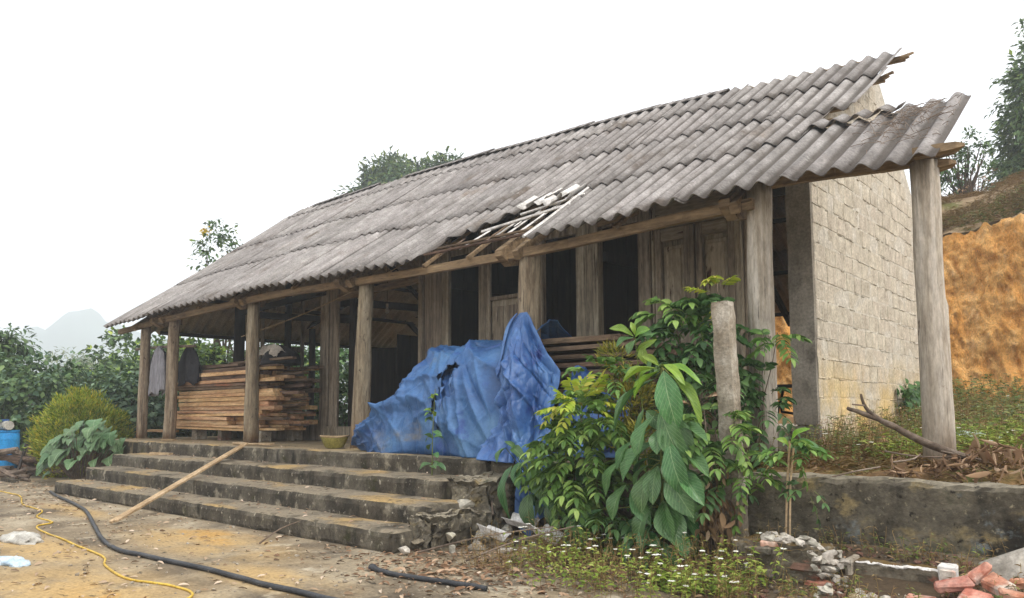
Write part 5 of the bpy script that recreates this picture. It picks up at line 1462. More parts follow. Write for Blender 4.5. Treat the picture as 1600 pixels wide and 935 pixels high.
# ================================================================ vegetation
def stems(root, base, tips, r0=0.012, r1=0.004, m='stick', bend=0.15, name='stem', seg=6):
    mb = MB(); base = Vector(base)
    for t_ in tips:
        t_ = Vector(t_); L_ = (t_ - base).length
        p = [base.lerp(t_, k / 4) + Vector((rng.uniform(-1, 1), rng.uniform(-1, 1), 0)) * bend * L_ * 0.25 * math.sin(PI * k / 4) for k in range(5)]
        mb.tube(p, list(np.linspace(r0, r1, 5)), seg, cap=False)
    return mb.build(name, m, root, smooth=True)

def bush(name, label, cat, base, crowns, leaf, wl, m, group=None, droop=0.5, up=0.7, tmpl=LEAF4, trunk=(0.03, 0.01), tipn=7, stem_m='bark', extra=()):
    """crowns: (centre, radii, clumps, leaves per clump, clump size)"""
    root = empty(name, base, label=label, cat=cat, group=group)
    PP, OO = [], []
    for ci, (c, r, nc, per, cr) in enumerate(crowns):
        P, O = crown_points(c, r, nc, per, cr, seed=rng.random() * 50)
        PP.append(P); OO.append(O)
    P = np.concatenate(PP); O = np.concatenate(OO)
    D, Nn = leaf_dirs(O, droop, up)
    L_ = leaf * (0.6 + 0.7 * nr.random(len(P)))
    foliage('crown', P, D, Nn, L_, wl, m, root, tmpl, kind='stuff')
    for (em, frac, zlo) in extra:                                  # leaves of another tone, mostly outermost and high
        z = P[:, 2]; k = np.where((nr.random(len(P)) < frac) & (z > np.quantile(z, zlo)))[0]
        D2, N2 = leaf_dirs(O[k], droop * 0.6, up)
        foliage('young_leaves', P[k] + O[k] * leaf * 0.5, D2, N2, L_[k], wl, em, root, tmpl, kind='stuff')
    tips = []
    for (c, r, nc, per, cr) in crowns:
        for _ in range(tipn):
            u = unit(1)[0]; tips.append((c[0] + u[0] * r[0] * .7, c[1] + u[1] * r[1] * .7, c[2] + u[2] * r[2] * .7))
    stems(root, base, tips, trunk[0], trunk[1], stem_m, name='trunk' if trunk[0] > 0.05 else 'stem')
    return root

# ---- hedge and thicket left of and behind the house
GH = 'bushes in the thicket left of the house'
G0 = -0.78
def hedge(c, r, label, m, n=1.0, leaf=0.15, wl=0.75, ex=(), tm=LEAF4):
    vol = (r[0] * r[1] + r[1] * r[2] + r[0] * r[2])
    bush('bush', label, 'bush', (c[0], c[1], G0), [(c, r, int(26 * vol * n), 34, 0.42)], leaf, wl, m, GH, 0.6, 0.9, tm, (0.04, 0.012), 9, extra=ex)
hedge((-17.6, -0.3, 0.55), (1.5, 1.5, 1.25), 'creeper smothered green bush behind the blue barrel', 'leaf_bush', 1.0, 0.15, ex=[('leaf_bluegreen', .25, .3)])
hedge((-18.2, 1.7, 0.55), (1.7, 1.5, 1.35), 'broad creeper covered bush behind the golden shrub', 'leaf_bush', 1.0, 0.16, ex=[('leaf_bush_bright', .12, .6)])
hedge((-17.0, 3.2, 0.85), (1.5, 1.4, 1.55), 'taller bright leaved bush beside the leftmost porch post', 'leaf_bush', 1.0, 0.17, ex=[('leaf_bush_bright', .45, .6)])
hedge((-21.5, -0.6, 0.5), (1.8, 1.6, 1.3), 'grey green bush at the left edge under the tree', 'leaf_bluegreen', 0.8, 0.16)
hedge((-16.9, 5.4, 0.9), (1.5, 1.5, 1.7), 'dark bush seen through the porch above the planks', 'leaf_vine', 1.1, 0.15, ex=[('leaf_bush_bright', .2, .3)])
hedge((-15.9, 4.1, 0.75), (0.7, 0.7, 0.75), 'bright yellow green bush seen through the porch beside the hanging jackets', 'leaf_bush_bright', 1.2, 0.16)
hedge((-16.6, 7.6, 0.9), (1.6, 1.5, 1.7), 'dark leafy bush seen through the porch right of the inner post', 'leaf_vine', 1.0, 0.15, ex=[('leaf_bush', .3, .4)])
hedge((-16.0, 9.8, 0.8), (1.7, 1.4, 1.6), 'shaded bush seen through the rear of the porch', 'leaf_bush', 0.9, 0.15)
hedge((-15.6, 0.9, 0.35), (0.9, 0.8, 1.0), 'low leafy bush right behind the golden shrub and first post', 'leaf_bluegreen', 1.1, 0.15, ex=[('leaf_bush', .3, .2)])
hedge((-24.0, 5.0, 1.2), (2.5, 2.5, 1.8), 'distant dull green bush over the thicket', 'leaf_bush', 0.5, 0.2, ex=[('leaf_bush_bright', .15, .6)])
bush('tree', 'dark leafy tree filling the left edge of the picture', 'tree', (-20.4, -0.9, G0), [((-20.3, -0.75, 1.72), (0.75, 0.8, 0.95), 110, 40, 0.32), ((-20.6, -1.0, 0.8), (0.9, 0.95, 0.9), 90, 36, 0.4)], 0.19, 0.42, 'leaf_tree', None, 0.8, 0.6, LEAF4, (0.09, 0.02), 9)
# hazy bamboo clumps farther off
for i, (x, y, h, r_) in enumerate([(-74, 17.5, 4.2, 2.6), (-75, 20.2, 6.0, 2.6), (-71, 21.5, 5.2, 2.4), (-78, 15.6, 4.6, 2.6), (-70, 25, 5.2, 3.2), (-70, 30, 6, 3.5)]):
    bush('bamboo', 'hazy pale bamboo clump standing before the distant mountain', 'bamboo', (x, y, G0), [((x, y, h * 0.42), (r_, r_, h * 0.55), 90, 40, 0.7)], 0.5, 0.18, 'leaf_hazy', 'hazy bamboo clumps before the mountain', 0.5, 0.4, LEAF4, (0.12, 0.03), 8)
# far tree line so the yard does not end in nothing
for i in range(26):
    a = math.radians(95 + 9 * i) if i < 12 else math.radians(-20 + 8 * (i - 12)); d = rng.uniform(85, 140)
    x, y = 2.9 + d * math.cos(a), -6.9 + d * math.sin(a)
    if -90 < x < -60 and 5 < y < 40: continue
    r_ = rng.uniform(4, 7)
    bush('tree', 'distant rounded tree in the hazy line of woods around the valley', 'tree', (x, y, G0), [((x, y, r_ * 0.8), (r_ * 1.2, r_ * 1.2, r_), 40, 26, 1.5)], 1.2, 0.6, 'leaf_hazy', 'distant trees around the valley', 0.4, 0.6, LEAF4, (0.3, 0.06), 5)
# trees over the roof
bush('tree', 'dense dark green tree rising behind the middle of the roof', 'tree', (-34.2, 26.5, G0),
     [((-36.00, 25.50, 13.80), (2.6, 2.6, 2.9), 140, 66, 0.85), ((-32.70, 26.50, 13.60), (3.0, 2.8, 2.8), 170, 66, 0.85), ((-29.40, 27.50, 12.60), (3.2, 2.8, 3.0), 170, 66, 0.85), ((-37.80, 25.50, 12.20), (1.6, 2, 3), 50, 50, .8), ((-35.80, 26.10, 16.50), (0.6, 0.6, 1.3), 14, 40, 0.45), ((-27.20, 27.50, 13.10), (1.8, 1.5, 2.2), 70, 50, .6)],
     0.42, 0.42, 'leaf_tree', None, 0.6, 0.7, LEAF4, (0.35, 0.08), 7, extra=[('leaf_tree_yellowish', .3, .3)])
bush('tree', 'sparse young tree with yellow blossom beyond the left end of the roof', 'tree', (-17.0, 4.15, G0),
     [((-16.88, 3.55, 4.70), (0.50, 0.45, 0.95), 26, 22, 0.24), ((-16.78, 4.25, 4.65), (0.5, 0.55, 0.62), 26, 22, 0.22), ((-16.58, 4.65, 4.30), (0.35, 0.4, 0.5), 14, 20, 0.2)], 0.15, 0.45, 'leaf_tree', None, 0.5, 0.5, LEAF4, (0.06, 0.012), 9,
     extra=[('leaf_tree_yellowish', .15, .5)])
for nm, c in (('blossom', (-16.18, 4.30, 4.82)), ('blossom', (-16.28, 3.70, 4.35)), ('blossom', (-16.98, 3.20, 5.50))):
    P = np.array(c) + unit(60) * 0.15 * nr.random((60, 1)); D, Nn = leaf_dirs(unit(60), 0, .3)
    foliage(nm, P, D, Nn, 0.10, 0.5, 'leaf_yellow_flower', [o for o in COL.objects if o.get('label', '').startswith('sparse young tree')][0], kind='stuff')
# trees on the hill at right
bush('tree', 'tall full green tree on the hilltop at the right edge', 'tree', (0.9, 22, 5.8),
     [((0.75, 22, 10.6), (1.35, 1.4, 1.9), 120, 55, 0.42), ((0.35, 22, 8.9), (1.35, 1.4, 1.4), 110, 55, 0.42), ((-0.15, 21.6, 7.7), (1.0, 1.0, .8), 50, 45, .36), ((1.6, 22.3, 8.6), (1.6, 1.5, 2.4), 100, 50, .45)],
     0.22, 0.45, 'leaf_bush', None, 0.5, 0.7, LEAF4, (0.16, 0.03), 9, extra=[('leaf_bush', .3, .3), ('leaf_bush_bright', .06, .4)])
bush('tree', 'thin small tree with sparse leaves on the crest behind the roof corner', 'tree', (-1.05, 16.6, 6.0),
     [((-1.35, 16.6, 7.2), (0.50, 0.5, 0.62), 30, 26, 0.22), ((-0.75, 16.6, 7.5), (0.35, 0.4, 0.55), 18, 22, 0.2), ((-1.4, 16.8, 6.5), (0.6, 0.5, 0.4), 22, 24, .2)], 0.13, 0.42, 'leaf_tree', None, 0.5, 0.5, LEAF4, (0.035, 0.008), 12)
bush('shrub', 'bare twiggy shrub on the dry crest right of the corner post', 'shrub', (-0.75, 16.2, 5.9), [((-0.7, 16.2, 6.5), (0.45, 0.3, 0.45), 8, 8, 0.1)], 0.1, 0.4, 'leaf_dead', None, 0.4, 0.4, LEAF4, (0.015, 0.004), 26)

# ---- golden clipped shrub and the round leaved plant at the end of the steps
root = empty('golden_shrub', (-14.9, -0.55, G0), label='rounded golden green feathery shrub at the left end of the steps', cat='shrub')
P, O = crown_points((-14.45, -0.62, -0.02), (0.76, 0.76, 0.90), 560, 46, 0.15, 0.72)
k = P[:, 2] > G0; P, O = P[k], O[k]
D = O + unit(len(P)) * 0.5; D[:, 2] += 0.7
foliage('crown', P, D, unit(len(P)), 0.075 * (0.6 + nr.random(len(P))), 0.22, 'leaf_gold', root, LEAF4, kind='stuff')
stems(root, (-14.55, -0.65, G0), [(-14.55 + rng.uniform(-.4, .4), -0.65 + rng.uniform(-.4, .4), 0.3) for _ in range(8)], 0.02, 0.006)

def leaf_template(name, wfun, droop=0.16, fold=0.10, nl=8, wav=0.03):
    V, F = [], []
    xs = (-1, -0.5, 0, 0.5, 1)
    for j in range(nl + 1):
        t_ = j / nl; w = 0.5 * wfun(t_)
        for x in xs:
            z = 0.10 * math.sin(PI * t_) - droop * t_ * t_ + fold * abs(x) * w * 2 - 0.10 * x * x * w + wav * math.sin(t_ * 9 + x * 2) * abs(x) * math.sin(PI * t_)
            V.append((x * w, t_, z))
    for j in range(nl):
        for i in range(4):
            a = j * 5 + i; F.append((a, a + 1, a + 6, a + 5))
    me = np_mesh(name, V, F)
    me.polygons.foreach_set("use_smooth", np.ones(len(me.polygons), dtype=bool))
    return me
def w_obov(t): return 0.035 + 0.965 * (math.sin(PI * min(1, t ** 1.25)) ** 0.75) if t < 0.985 else 0.02
def w_oval(t): return 0.03 + 0.97 * math.sin(PI * t ** 0.85) ** 0.8 if 0.01 < t < 0.985 else 0.03
def w_heart(t): return max(0.02, (0.55 + 0.45 * math.sin(PI * min(1, t * 1.3 + 0.2))) * math.sqrt(max(0, 1 - max(0, (t - 0.45) / 0.55) ** 1.7))) if t < 0.99 else 0.02
def tmpl_set(m, wf, **k):
    out = []
    for dr, fo in ((0.12, 0.14), (0.28, 0.10), (0.02, 0.2)):
        me = leaf_template('leaf', wf, dr, fo, **k); me.materials.append(MATS[m]); out.append(me)
    return out
T_BROAD = tmpl_set('leaf_broad', w_obov); T_YOUNG = tmpl_set('leaf_broad_young', w_obov); T_ROUND = tmpl_set('leaf_round', w_heart, wav=0.05); T_DEEP = tmpl_set('leaf_deep', w_oval)
VIEW = Vector((0.55, -0.75, 0.35))
def leaf(root, base, tip, w, T, face=None, k=None):
    base, tip = Vector(base), Vector(tip); d = tip - base; L_ = d.length
    y = d.normalized(); n = Vector(face) if face is not None else Vector((rng.uniform(-.5, .5), rng.uniform(-.7, .1), 1.0))
    x = y.cross(n).normalized(); z = x.cross(y)
    M_ = Matrix((x * w, y * L_, z * L_)).transposed().to_4x4(); M_.translation = base
    o = bpy.data.objects.new('leaf', T[rng.randrange(3) if k is None else k])
    COL.objects.link(o); o.parent = root; o.matrix_parent_inverse = wmat(root).inverted(); o.matrix_basis = M_
    return o
def stalk(mb, a, b, r=0.004, sag=0.0):
    a, b = Vector(a), Vector(b)
    mb.tube([a, a.lerp(b, .5) + Vector((0, 0, sag)), b], [r * 1.2, r, r * 0.9], 5, cap=False)

root = empty('round_leaved_plant', (-13.1, -1.35, G0), label='low plant with large round grey green leaves spilling over the left end of the steps', cat='plant')
mb = MB()
for i in range(150):
    a = rng.uniform(0, 2 * PI); e = rng.random() ** 0.6
    x = -12.75 + 0.90 * e * math.cos(a); y = -1.15 + 0.66 * e * math.sin(a)
    zt = -0.72 + 0.98 * math.sqrt(max(0.02, 1 - e * e)) * (0.55 + 0.45 * rng.random()) + 0.25 * max(0, min(1, (x + 13.4)))
    b = Vector((x, y, zt)); s = rng.uniform(0.17, 0.33)
    d = Vector((0.45 * math.cos(a) + 0.15, 0.25 * math.sin(a) - 0.40, rng.uniform(-0.75, -0.25))).normalized() * s
    leaf(root, b, b + d, s * rng.uniform(0.9, 1.05), T_ROUND, (0.25 + rng.uniform(-.3, .3), -0.75 + rng.uniform(-.25, .25), 0.8))
    stalk(mb, (-12.9 + 0.3 * math.cos(a), -1.15 + 0.2 * math.sin(a), -0.7), b, 0.006, 0.05)
mb.build('stem', 'stick', root)

# ---- the clump in front of the porch
root = empty('broad_leaved_sapling', (-0.62, -1.3, -0.74), label='tall sapling with very large drooping broad leaves in the middle of the bushes', cat='plant')
YB_ = -1.35
topP = Vector((-0.284, -1.350, 0.877)); botP = Vector((-0.343, -1.350, -0.645))
mb = MB(); mb.tube(smooth_path([botP, botP.lerp(topP, .35) + Vector((0.02, 0, 0)), botP.lerp(topP, .7) + Vector((-.01, 0, 0)), topP + Vector((0, 0, 0.03))], 6), list(np.linspace(0.017, 0.008, 19)), 8)
BL_ = [  # stalk end, tip (both on the plant), width, young?, facing
    ((-0.250, -1.380, 0.848), (-0.073, -1.560, 0.425), .215, 0, (0.2, -0.9, 0.5)),
    ((-0.340, -1.360, 0.789), (-0.707, -1.520, 0.388), .115, 0, (-0.5, -0.6, 0.8)),
    ((-0.315, -1.380, 0.872), (-0.562, -1.520, 0.759), .10, 1, (-0.2, -0.5, 1)),
    ((-0.303, -1.360, 0.851), (-0.466, -1.500, 0.620), .10, 1, (-0.6, -0.5, 0.4)),
    ((-0.290, -1.380, 0.892), (-0.404, -1.460, 0.978), .07, 1, (0, -0.8, 0.6)),
    ((-0.255, -1.380, 0.901), (-0.019, -1.480, 0.785), .075, 1, (0.3, -0.7, 0.8)),
    ((-0.243, -1.360, 0.890), (0.089, -1.400, 0.804), .07, 1, (0.1, -0.6, 1)),
    ((-0.220, -1.340, 0.822), (0.096, -1.380, 0.434), .10, 1, (0.7, -0.5, 0.5)),
    ((-0.287, -1.380, 0.535), (-0.026, -1.540, 0.100), .20, 0, (0.1, -0.9, 0.3)),
    ((-0.193, -1.340, 0.493), (0.021, -1.480, 0.177), .16, 0, (0.4, -0.9, 0.3)),
    ((-0.317, -1.400, 0.276), (-0.564, -1.540, -0.048), .19, 0, (-0.3, -0.8, 0.6)),
    ((-0.467, -1.300, 0.526), (-0.221, -1.420, 0.371), .12, 0, (-0.3, -0.9, 0.5)),
    ((-0.160, -1.320, 0.390), (0.145, -1.420, 0.287), .10, 0, (0.5, -0.6, 0.6)),
    ((-0.153, -1.320, 0.225), (0.148, -1.420, 0.013), .12, 0, (0.5, -0.7, 0.5)),
    ((-0.218, -1.420, 0.034), (0.062, -1.560, -0.271), .205, 0, (0.1, -0.9, 0.35)),
    ((-0.269, -1.400, -0.194), (-0.118, -1.520, -0.497), .17, 0, (0.0, -1.0, 0.25)),
    ((-0.300, -1.380, -0.524), (-0.144, -1.460, -0.675), .10, 0, (0.1, -1, 0.3)),
    ((-0.617, -1.400, -0.092), (-0.708, -1.520, -0.372), .15, 0, (-0.2, -0.9, 0.4)),
    ((-0.568, -1.400, -0.132), (-0.332, -1.520, -0.369), .14, 0, (0.2, -0.9, 0.4)),
    ((-0.879, -1.360, -0.318), (-1.052, -1.480, -0.515), .12, 0, (-0.4, -0.8, 0.5)),
    ((-0.477, -1.380, -0.491), (-0.278, -1.460, -0.542), .12, 0, (0.1, -0.9, 0.5)),
    ((-0.183, -1.300, -0.085), (-0.046, -1.340, 0.017), .10, 0, (0.4, -0.8, 0.4)),
    ((-0.461, -1.320, 0.217), (-0.504, -1.340, 0.537), .11, 0, (-0.4, -0.8, 0.5)),
    ((-0.324, -1.420, 0.484), (-0.426, -1.580, 0.146), .16, 0, (-0.3, -0.9, 0.4)),
    ((-0.522, -1.420, 0.272), (-0.661, -1.550, 0.084), .13, 0, (-0.4, -0.8, 0.5)),
    ((-0.166, -1.460, 0.281), (0.001, -1.620, -0.097), .19, 0, (0.1, -0.95, 0.3)),
    ((-0.358, -1.440, 0.044), (-0.387, -1.580, -0.277), .17, 0, (-0.1, -0.9, 0.4)),
    ((-0.651, -1.420, 0.109), (-0.799, -1.540, -0.146), .14, 0, (-0.3, -0.8, 0.5)),
    ((-0.341, -1.440, -0.237), (-0.482, -1.560, -0.515), .16, 0, (-0.2, -0.9, 0.4)),
    ((-0.125, -1.400, 0.052), (0.150, -1.520, -0.192), .15, 0, (0.4, -0.8, 0.4)),
]
for b, t_, w, yg, fc in BL_:
    leaf(root, b, t_, w, T_YOUNG if yg else T_BROAD, fc)
    sb = Vector(b); q = botP.lerp(topP, max(0.05, min(1, (sb.z - botP.z + 0.06) / (topP.z - botP.z))))
    stalk(mb, q, sb, 0.005, 0.01)
for i in range(46):                                               # shaded leaves inside and low down
    h = rng.uniform(0.0, 0.75); q = botP.lerp(topP, h); a = rng.uniform(0, 2 * PI)
    b = q + Vector((math.cos(a) * 0.13, math.sin(a) * 0.13 + 0.06, 0.02)); L_ = rng.uniform(0.22, 0.36)
    leaf(root, b, b + Vector((math.cos(a) * 0.6, math.sin(a) * 0.6 + 0.1, -0.8)).normalized() * L_, L_ * rng.uniform(.42, .55), T_BROAD if i % 4 else T_DEEP, (math.cos(a) * .5, math.sin(a) * .5 - .3, 0.7))
    stalk(mb, q, b, 0.004)
mb.build('stem', 'leaf_weed', root)

root = empty('upright_sapling', (-0.85, -1.05, -0.7), label='slim sapling with a few bright rounded leaves at its tip before the dark opening', cat='plant')
mb = MB(); a, b = Vector((-0.636, -1.050, 0.202)), Vector((-0.720, -1.050, 1.176))
mb.tube(smooth_path([Vector((a.x, a.y, -0.72)), a, a.lerp(b, .5) + Vector((0.01, 0, 0)), b], 6), list(np.linspace(0.009, 0.004, 19)), 6)
for bs_, tp, w, yg, fc in [((-0.727, -1.060, 1.187), (-0.943, -1.120, 1.291), .09, 1, (-.1, -.7, .8)), ((-0.713, -1.060, 1.197), (-0.738, -1.080, 1.318), .05, 1, (.6, -.7, .2)), ((-0.714, -1.060, 1.175), (-0.534, -1.140, 1.241), .105, 1, (.2, -.8, .5)), ((-0.727, -1.060, 1.175), (-0.865, -1.140, 1.093), .095, 0, (-.3, -.8, .6)),
                          ((-0.714, -1.060, 1.152), (-0.746, -1.140, 1.034), .085, 0, (0, -.9, .4)), ((-0.687, -1.060, 1.161), (-0.520, -1.100, 1.204), .08, 0, (.3, -.7, .6)), ((-0.703, -1.060, 1.048), (-0.509, -1.100, 1.136), .06, 1, (.5, -.8, .1)), ((-0.643, -1.060, 1.102), (-0.590, -1.120, 0.949), .09, 1, (0, -.9, .5)),
                          ((-0.666, -1.060, 0.921), (-0.829, -1.120, 0.840), .075, 0, (-.3, -.7, .6)), ((-0.669, -1.060, 0.808), (-0.527, -1.100, 0.886), .065, 1, (.3, -.7, .6))]:
    leaf(root, bs_, tp, w, T_YOUNG if yg else T_BROAD, fc)
mb.build('stem', 'leaf_weed', root)

# lower left of the clump: plant with big lobed dark leaves
root = empty('dark_leaved_plant', (-2.0, -1.4, -0.74), label='low plant with big dark oval leaves hanging beside the trailing tarp end', cat='plant')
mb = MB(); c0 = Vector((-1.942, -1.150, -0.016))
for bs_, tp, w, fc in [((-2.091, -1.150, -0.010), (-2.145, -1.300, -0.485), .17, (-.3, -.8, .5)), ((-1.991, -1.150, 0.031), (-1.915, -1.280, -0.214), .13, (0, -.9, .5)), ((-1.798, -1.150, -0.059), (-1.587, -1.280, -0.299), .18, (.2, -.9, .5)), ((-1.880, -1.150, -0.271), (-1.790, -1.280, -0.588), .18, (0, -.9, .4)),
                       ((-1.714, -1.120, -0.250), (-1.396, -1.240, -0.428), .15, (.3, -.9, .4)), ((-1.622, -1.120, -0.304), (-1.577, -1.220, -0.563), .12, (0, -.9, .4)), ((-2.174, -1.150, 0.163), (-2.195, -1.260, 0.017), .09, (-.3, -.6, .8)), ((-2.089, -1.150, 0.166), (-1.834, -1.260, 0.068), .10, (.2, -.7, .7)),
                       ((-2.040, -1.150, 0.136), (-2.129, -1.220, 0.230), .07, (-.2, -.6, .9)), ((-1.494, -1.200, 0.184), (-1.864, -1.300, 0.044), .08, (0, -.5, 1)), ((-1.422, -1.200, -0.061), (-1.584, -1.260, 0.065), .10, (-.3, -.8, .5)), ((-1.352, -1.200, -0.336), (-1.354, -1.300, -0.601), .13, (-.1, -.9, .4)),
                       ((-1.242, -1.200, -0.213), (-1.003, -1.300, -0.521), .13, (.1, -.9, .4))]:
    leaf(root, bs_, tp, w, T_DEEP, fc); stalk(mb, c0 + Vector((rng.uniform(-.05, .05), 0.1, -0.1)), bs_, 0.005)
for i in range(38):
    a = rng.uniform(0, 2 * PI); b = c0 + Vector((0.25 + rng.uniform(-.35, .45), rng.uniform(-.05, .25), rng.uniform(-.4, .05))); L_ = rng.uniform(.14, .24)
    leaf(root, b, b + Vector((math.cos(a) * .6, math.sin(a) * .5 - .2, -.8)).normalized() * L_, L_ * .62, T_DEEP, (math.cos(a) * .4, -.5, .8)); stalk(mb, c0 + Vector((0.1, 0.1, -0.2)), b, 0.004)
mb.build('stem', 'leaf_weed', root)

def pinnate(root, c, r, n, flen, pairs, ll, lw, m, name='foliage', up=0.5, droop=0.5, hollow=0.3, tm=LEAF8, P0=None, lift=0.3):
    """fronds of paired leaflets spread through an ellipsoid"""
    u = unit(n); rad = hollow + (1 - hollow) * nr.random(n) ** 0.6
    bul = np.array([1 + 0.25 * noise.noise(Vector(tuple(a * 2.1 + c[0]))) for a in u])
    B = np.array(c) + u * np.array(r) * (rad * bul)[:, None]
    PP, DD, NN, LL = [], [], [], []
    mb = MB()
    for i in range(n):
        d = Vector(u[i]) * 0.8 + Vector(unit(1)[0]) * 0.6 + Vector((0.1, -0.25, lift)); d.normalize()
        L_ = flen * rng.uniform(.7, 1.2); side_ = d.cross(Vector((0, 0, 1))).normalized(); nor = side_.cross(d).normalized()
        b = Vector(B[i])
        pts_ = []
        for k in range(pairs + 1):
            s = k / pairs
            p = b + d * L_ * s + Vector((0, 0, -droop * L_ * s * s)); pts_.append(p)
            if k == 0: continue
            t_ = (d + Vector((0, 0, -2 * droop * s))).normalized()
            for sg in (-1, 1):
                dd = (side_ * sg * 0.85 + t_ * 0.55 + Vector((0, 0, -0.22))).normalized()
                PP.append(p); DD.append(dd); NN.append(nor + Vector((rng.uniform(-.3, .3), rng.uniform(-.3, .3), 0))); LL.append(ll * (0.75 + 0.4 * math.sin(PI * min(1, s * .9))) * rng.uniform(.85, 1.1))
        PP.append(pts_[-1]); DD.append((pts_[-1] - pts_[-2]).normalized()); NN.append(nor); LL.append(ll)
        mb.tube(pts_, 0.0022, 3, cap=False)
    foliage(name, [tuple(p) for p in PP], [tuple(p) for p in DD], [tuple(p) for p in NN], LL, lw, m, root, tm, kind='stuff')
    mb.build('leaf_stalks', 'leaf_weed', root, kind='stuff')

root = empty('pinnate_shrub', (-1.15, -1.25, -0.74), label='bushy shrub with paired oval leaflets right of the blue tarp, yellow green on top', cat='shrub')
pinnate(root, (-1.203, -1.220, 0.049), (.36, .26, .36), 88, .26, 5, 0.116, .40, 'leaf_cassia')
pinnate(root, (-1.126, -1.250, 0.425), (.30, .22, .22), 44, .24, 5, 0.104, .40, 'leaf_cassia')
pinnate(root, (-1.159, -1.300, 0.609), (.22, .18, .10), 19, .22, 5, 0.091, .38, 'leaf_young', 'young_foliage', droop=.25)
pinnate(root, (-1.151, -1.000, 0.866), (.30, .16, .12), 22, .22, 4, 0.104, .38, 'leaf_cassia')
pinnate(root, (-0.966, -1.250, -0.302), (.35, .2, .22), 37, .22, 4, 0.116, .42, 'leaf_vine', 'shaded_foliage')
stems(root, (-1.1, -1.15, -0.76), [(-1.232, -1.200, 0.540), (-1.494, -1.200, 0.184), (-0.989, -1.200, 0.311), (-1.119, -1.050, 0.775), (-1.350, -1.200, -0.162)], 0.014, 0.004)
root = empty('croton', (-0.8, -0.95, -0.72), label='yellow speckled narrow leaved bush between the tarp and the broad leaves', cat='shrub')
for c, r, n in (((-0.821, -0.980, 0.624), (.24, .16, .26), 30), ((-1.002, -0.900, 1.014), (.15, .12, .12), 8), ((-0.719, -1.050, 0.256), (.22, .14, .2), 18)):
    P, O = crown_points(c, r, n, 26, 0.10, .3); D = O + unit(len(P)) * 0.5; D[:, 2] += .5
    foliage('foliage', P, D, O + np.array((0, -.4, .6)), 0.085 * (0.6 + .7 * nr.random(len(P))), 0.17, 'leaf_croton', root, LEAF4, kind='stuff')
stems(root, (-0.8, -0.95, -0.74), [(-0.823, -0.980, 0.538), (-0.718, -0.980, 0.766), (-0.972, -0.950, 0.891)], 0.012, 0.004)
root = empty('pinnate_shrub', (0.05, -0.55, -0.0), label='tall dark leafy shrub behind the concrete post, yellow at its topmost shoots', cat='shrub')
pinnate(root, (-0.462, -0.420, 1.221), (.36, .20, .30), 61, .27, 4, 0.128, .46, 'leaf_vine')
pinnate(root, (-0.370, -0.500, 0.710), (.36, .22, .28), 52, .27, 4, 0.122, .46, 'leaf_vine')
pinnate(root, (-0.640, -0.450, 1.444), (.22, .14, .14), 15, .24, 4, 0.122, .46, 'leaf_cassia')
pinnate(root, (-0.225, -0.420, 1.677), (.10, .10, .14), 6, .20, 5, 0.091, .42, 'leaf_young', 'young_foliage', droop=.2)
stems(root, (0.0, -0.5, 0.0), [(-0.222, -0.420, 1.766), (-0.426, -0.420, 1.368), (-0.691, -0.420, 1.452), (-0.182, -0.420, 0.997), (-0.554, -0.450, 0.894), (-0.113, -0.420, 1.226)], 0.014, 0.004)
root = empty('pinnate_shrub', (0.15, -1.15, -0.72), label='fresh green shrub crowding the foot of the concrete post', cat='shrub')
pinnate(root, (0.065, -1.120, 0.368), (.22, .18, .18), 22, .20, 5, 0.104, .42, 'leaf_cassia')
pinnate(root, (0.013, -1.100, 0.041), (.15, .14, .18), 17, .20, 4, 0.098, .42, 'leaf_vine')
pinnate(root, (0.293, -1.000, -0.003), (.16, .14, .18), 13, .17, 4, 0.091, .40, 'leaf_cassia')
pinnate(root, (-0.040, -1.100, 0.586), (.12, .1, .08), 4, .16, 6, .06, .35, 'leaf_dead', 'reddish_foliage')
stems(root, (0.12, -1.05, -0.74), [(0.055, -1.100, 0.367), (0.146, -1.050, 0.121), (0.293, -1.000, -0.003), (-0.042, -1.100, 0.534)], 0.012, 0.004)
root = empty('climbing_vine', (0.02, -0.18, 0.05), label='leafy vine climbing the pale post beside the concrete post', cat='vine')
pinnate(root, (0.079, -0.220, 0.532), (.16, .12, .36), 17, .19, 4, 0.104, .40, 'leaf_vine')
pinnate(root, (0.187, -0.220, 1.133), (.16, .12, .14), 7, .20, 5, 0.104, .38, 'leaf_cassia')
pinnate(root, (-0.063, -0.220, 0.825), (.12, .1, .28), 7, .18, 4, 0.104, .42, 'leaf_vine')
stems(root, (-0.02, -0.2, 0.05), [(0.119, -0.200, 1.110), (0.248, -0.220, 1.215), (0.018, -0.200, 0.765), (0.134, -0.220, 0.418)], 0.008, 0.003)
# withered leaves hanging under the clump
root = empty('withered_plant', (0.0, -1.15, -0.72), label='withered brown leaves hanging under the shrub at the foot of the concrete post', cat='plant')
P = np.array((0.034, -1.160, -0.235)) + nr.normal(size=(150, 3)) * np.array((.07, .05, .17)); D = nr.normal(size=(150, 3)) * .4; D[:, 2] -= 1
foliage('dead_leaves', P, D, unit(150), 0.10 * (0.5 + nr.random(150)), 0.34, 'leaf_dead', root, LEAF8, kind='stuff')
stems(root, (0.0, -1.12, -0.74), [(-0.005, -1.140, 0.119), (0.104, -1.140, 0.022), (0.026, -1.140, 0.223), (-0.091, -1.200, -0.010)], 0.006, 0.003)
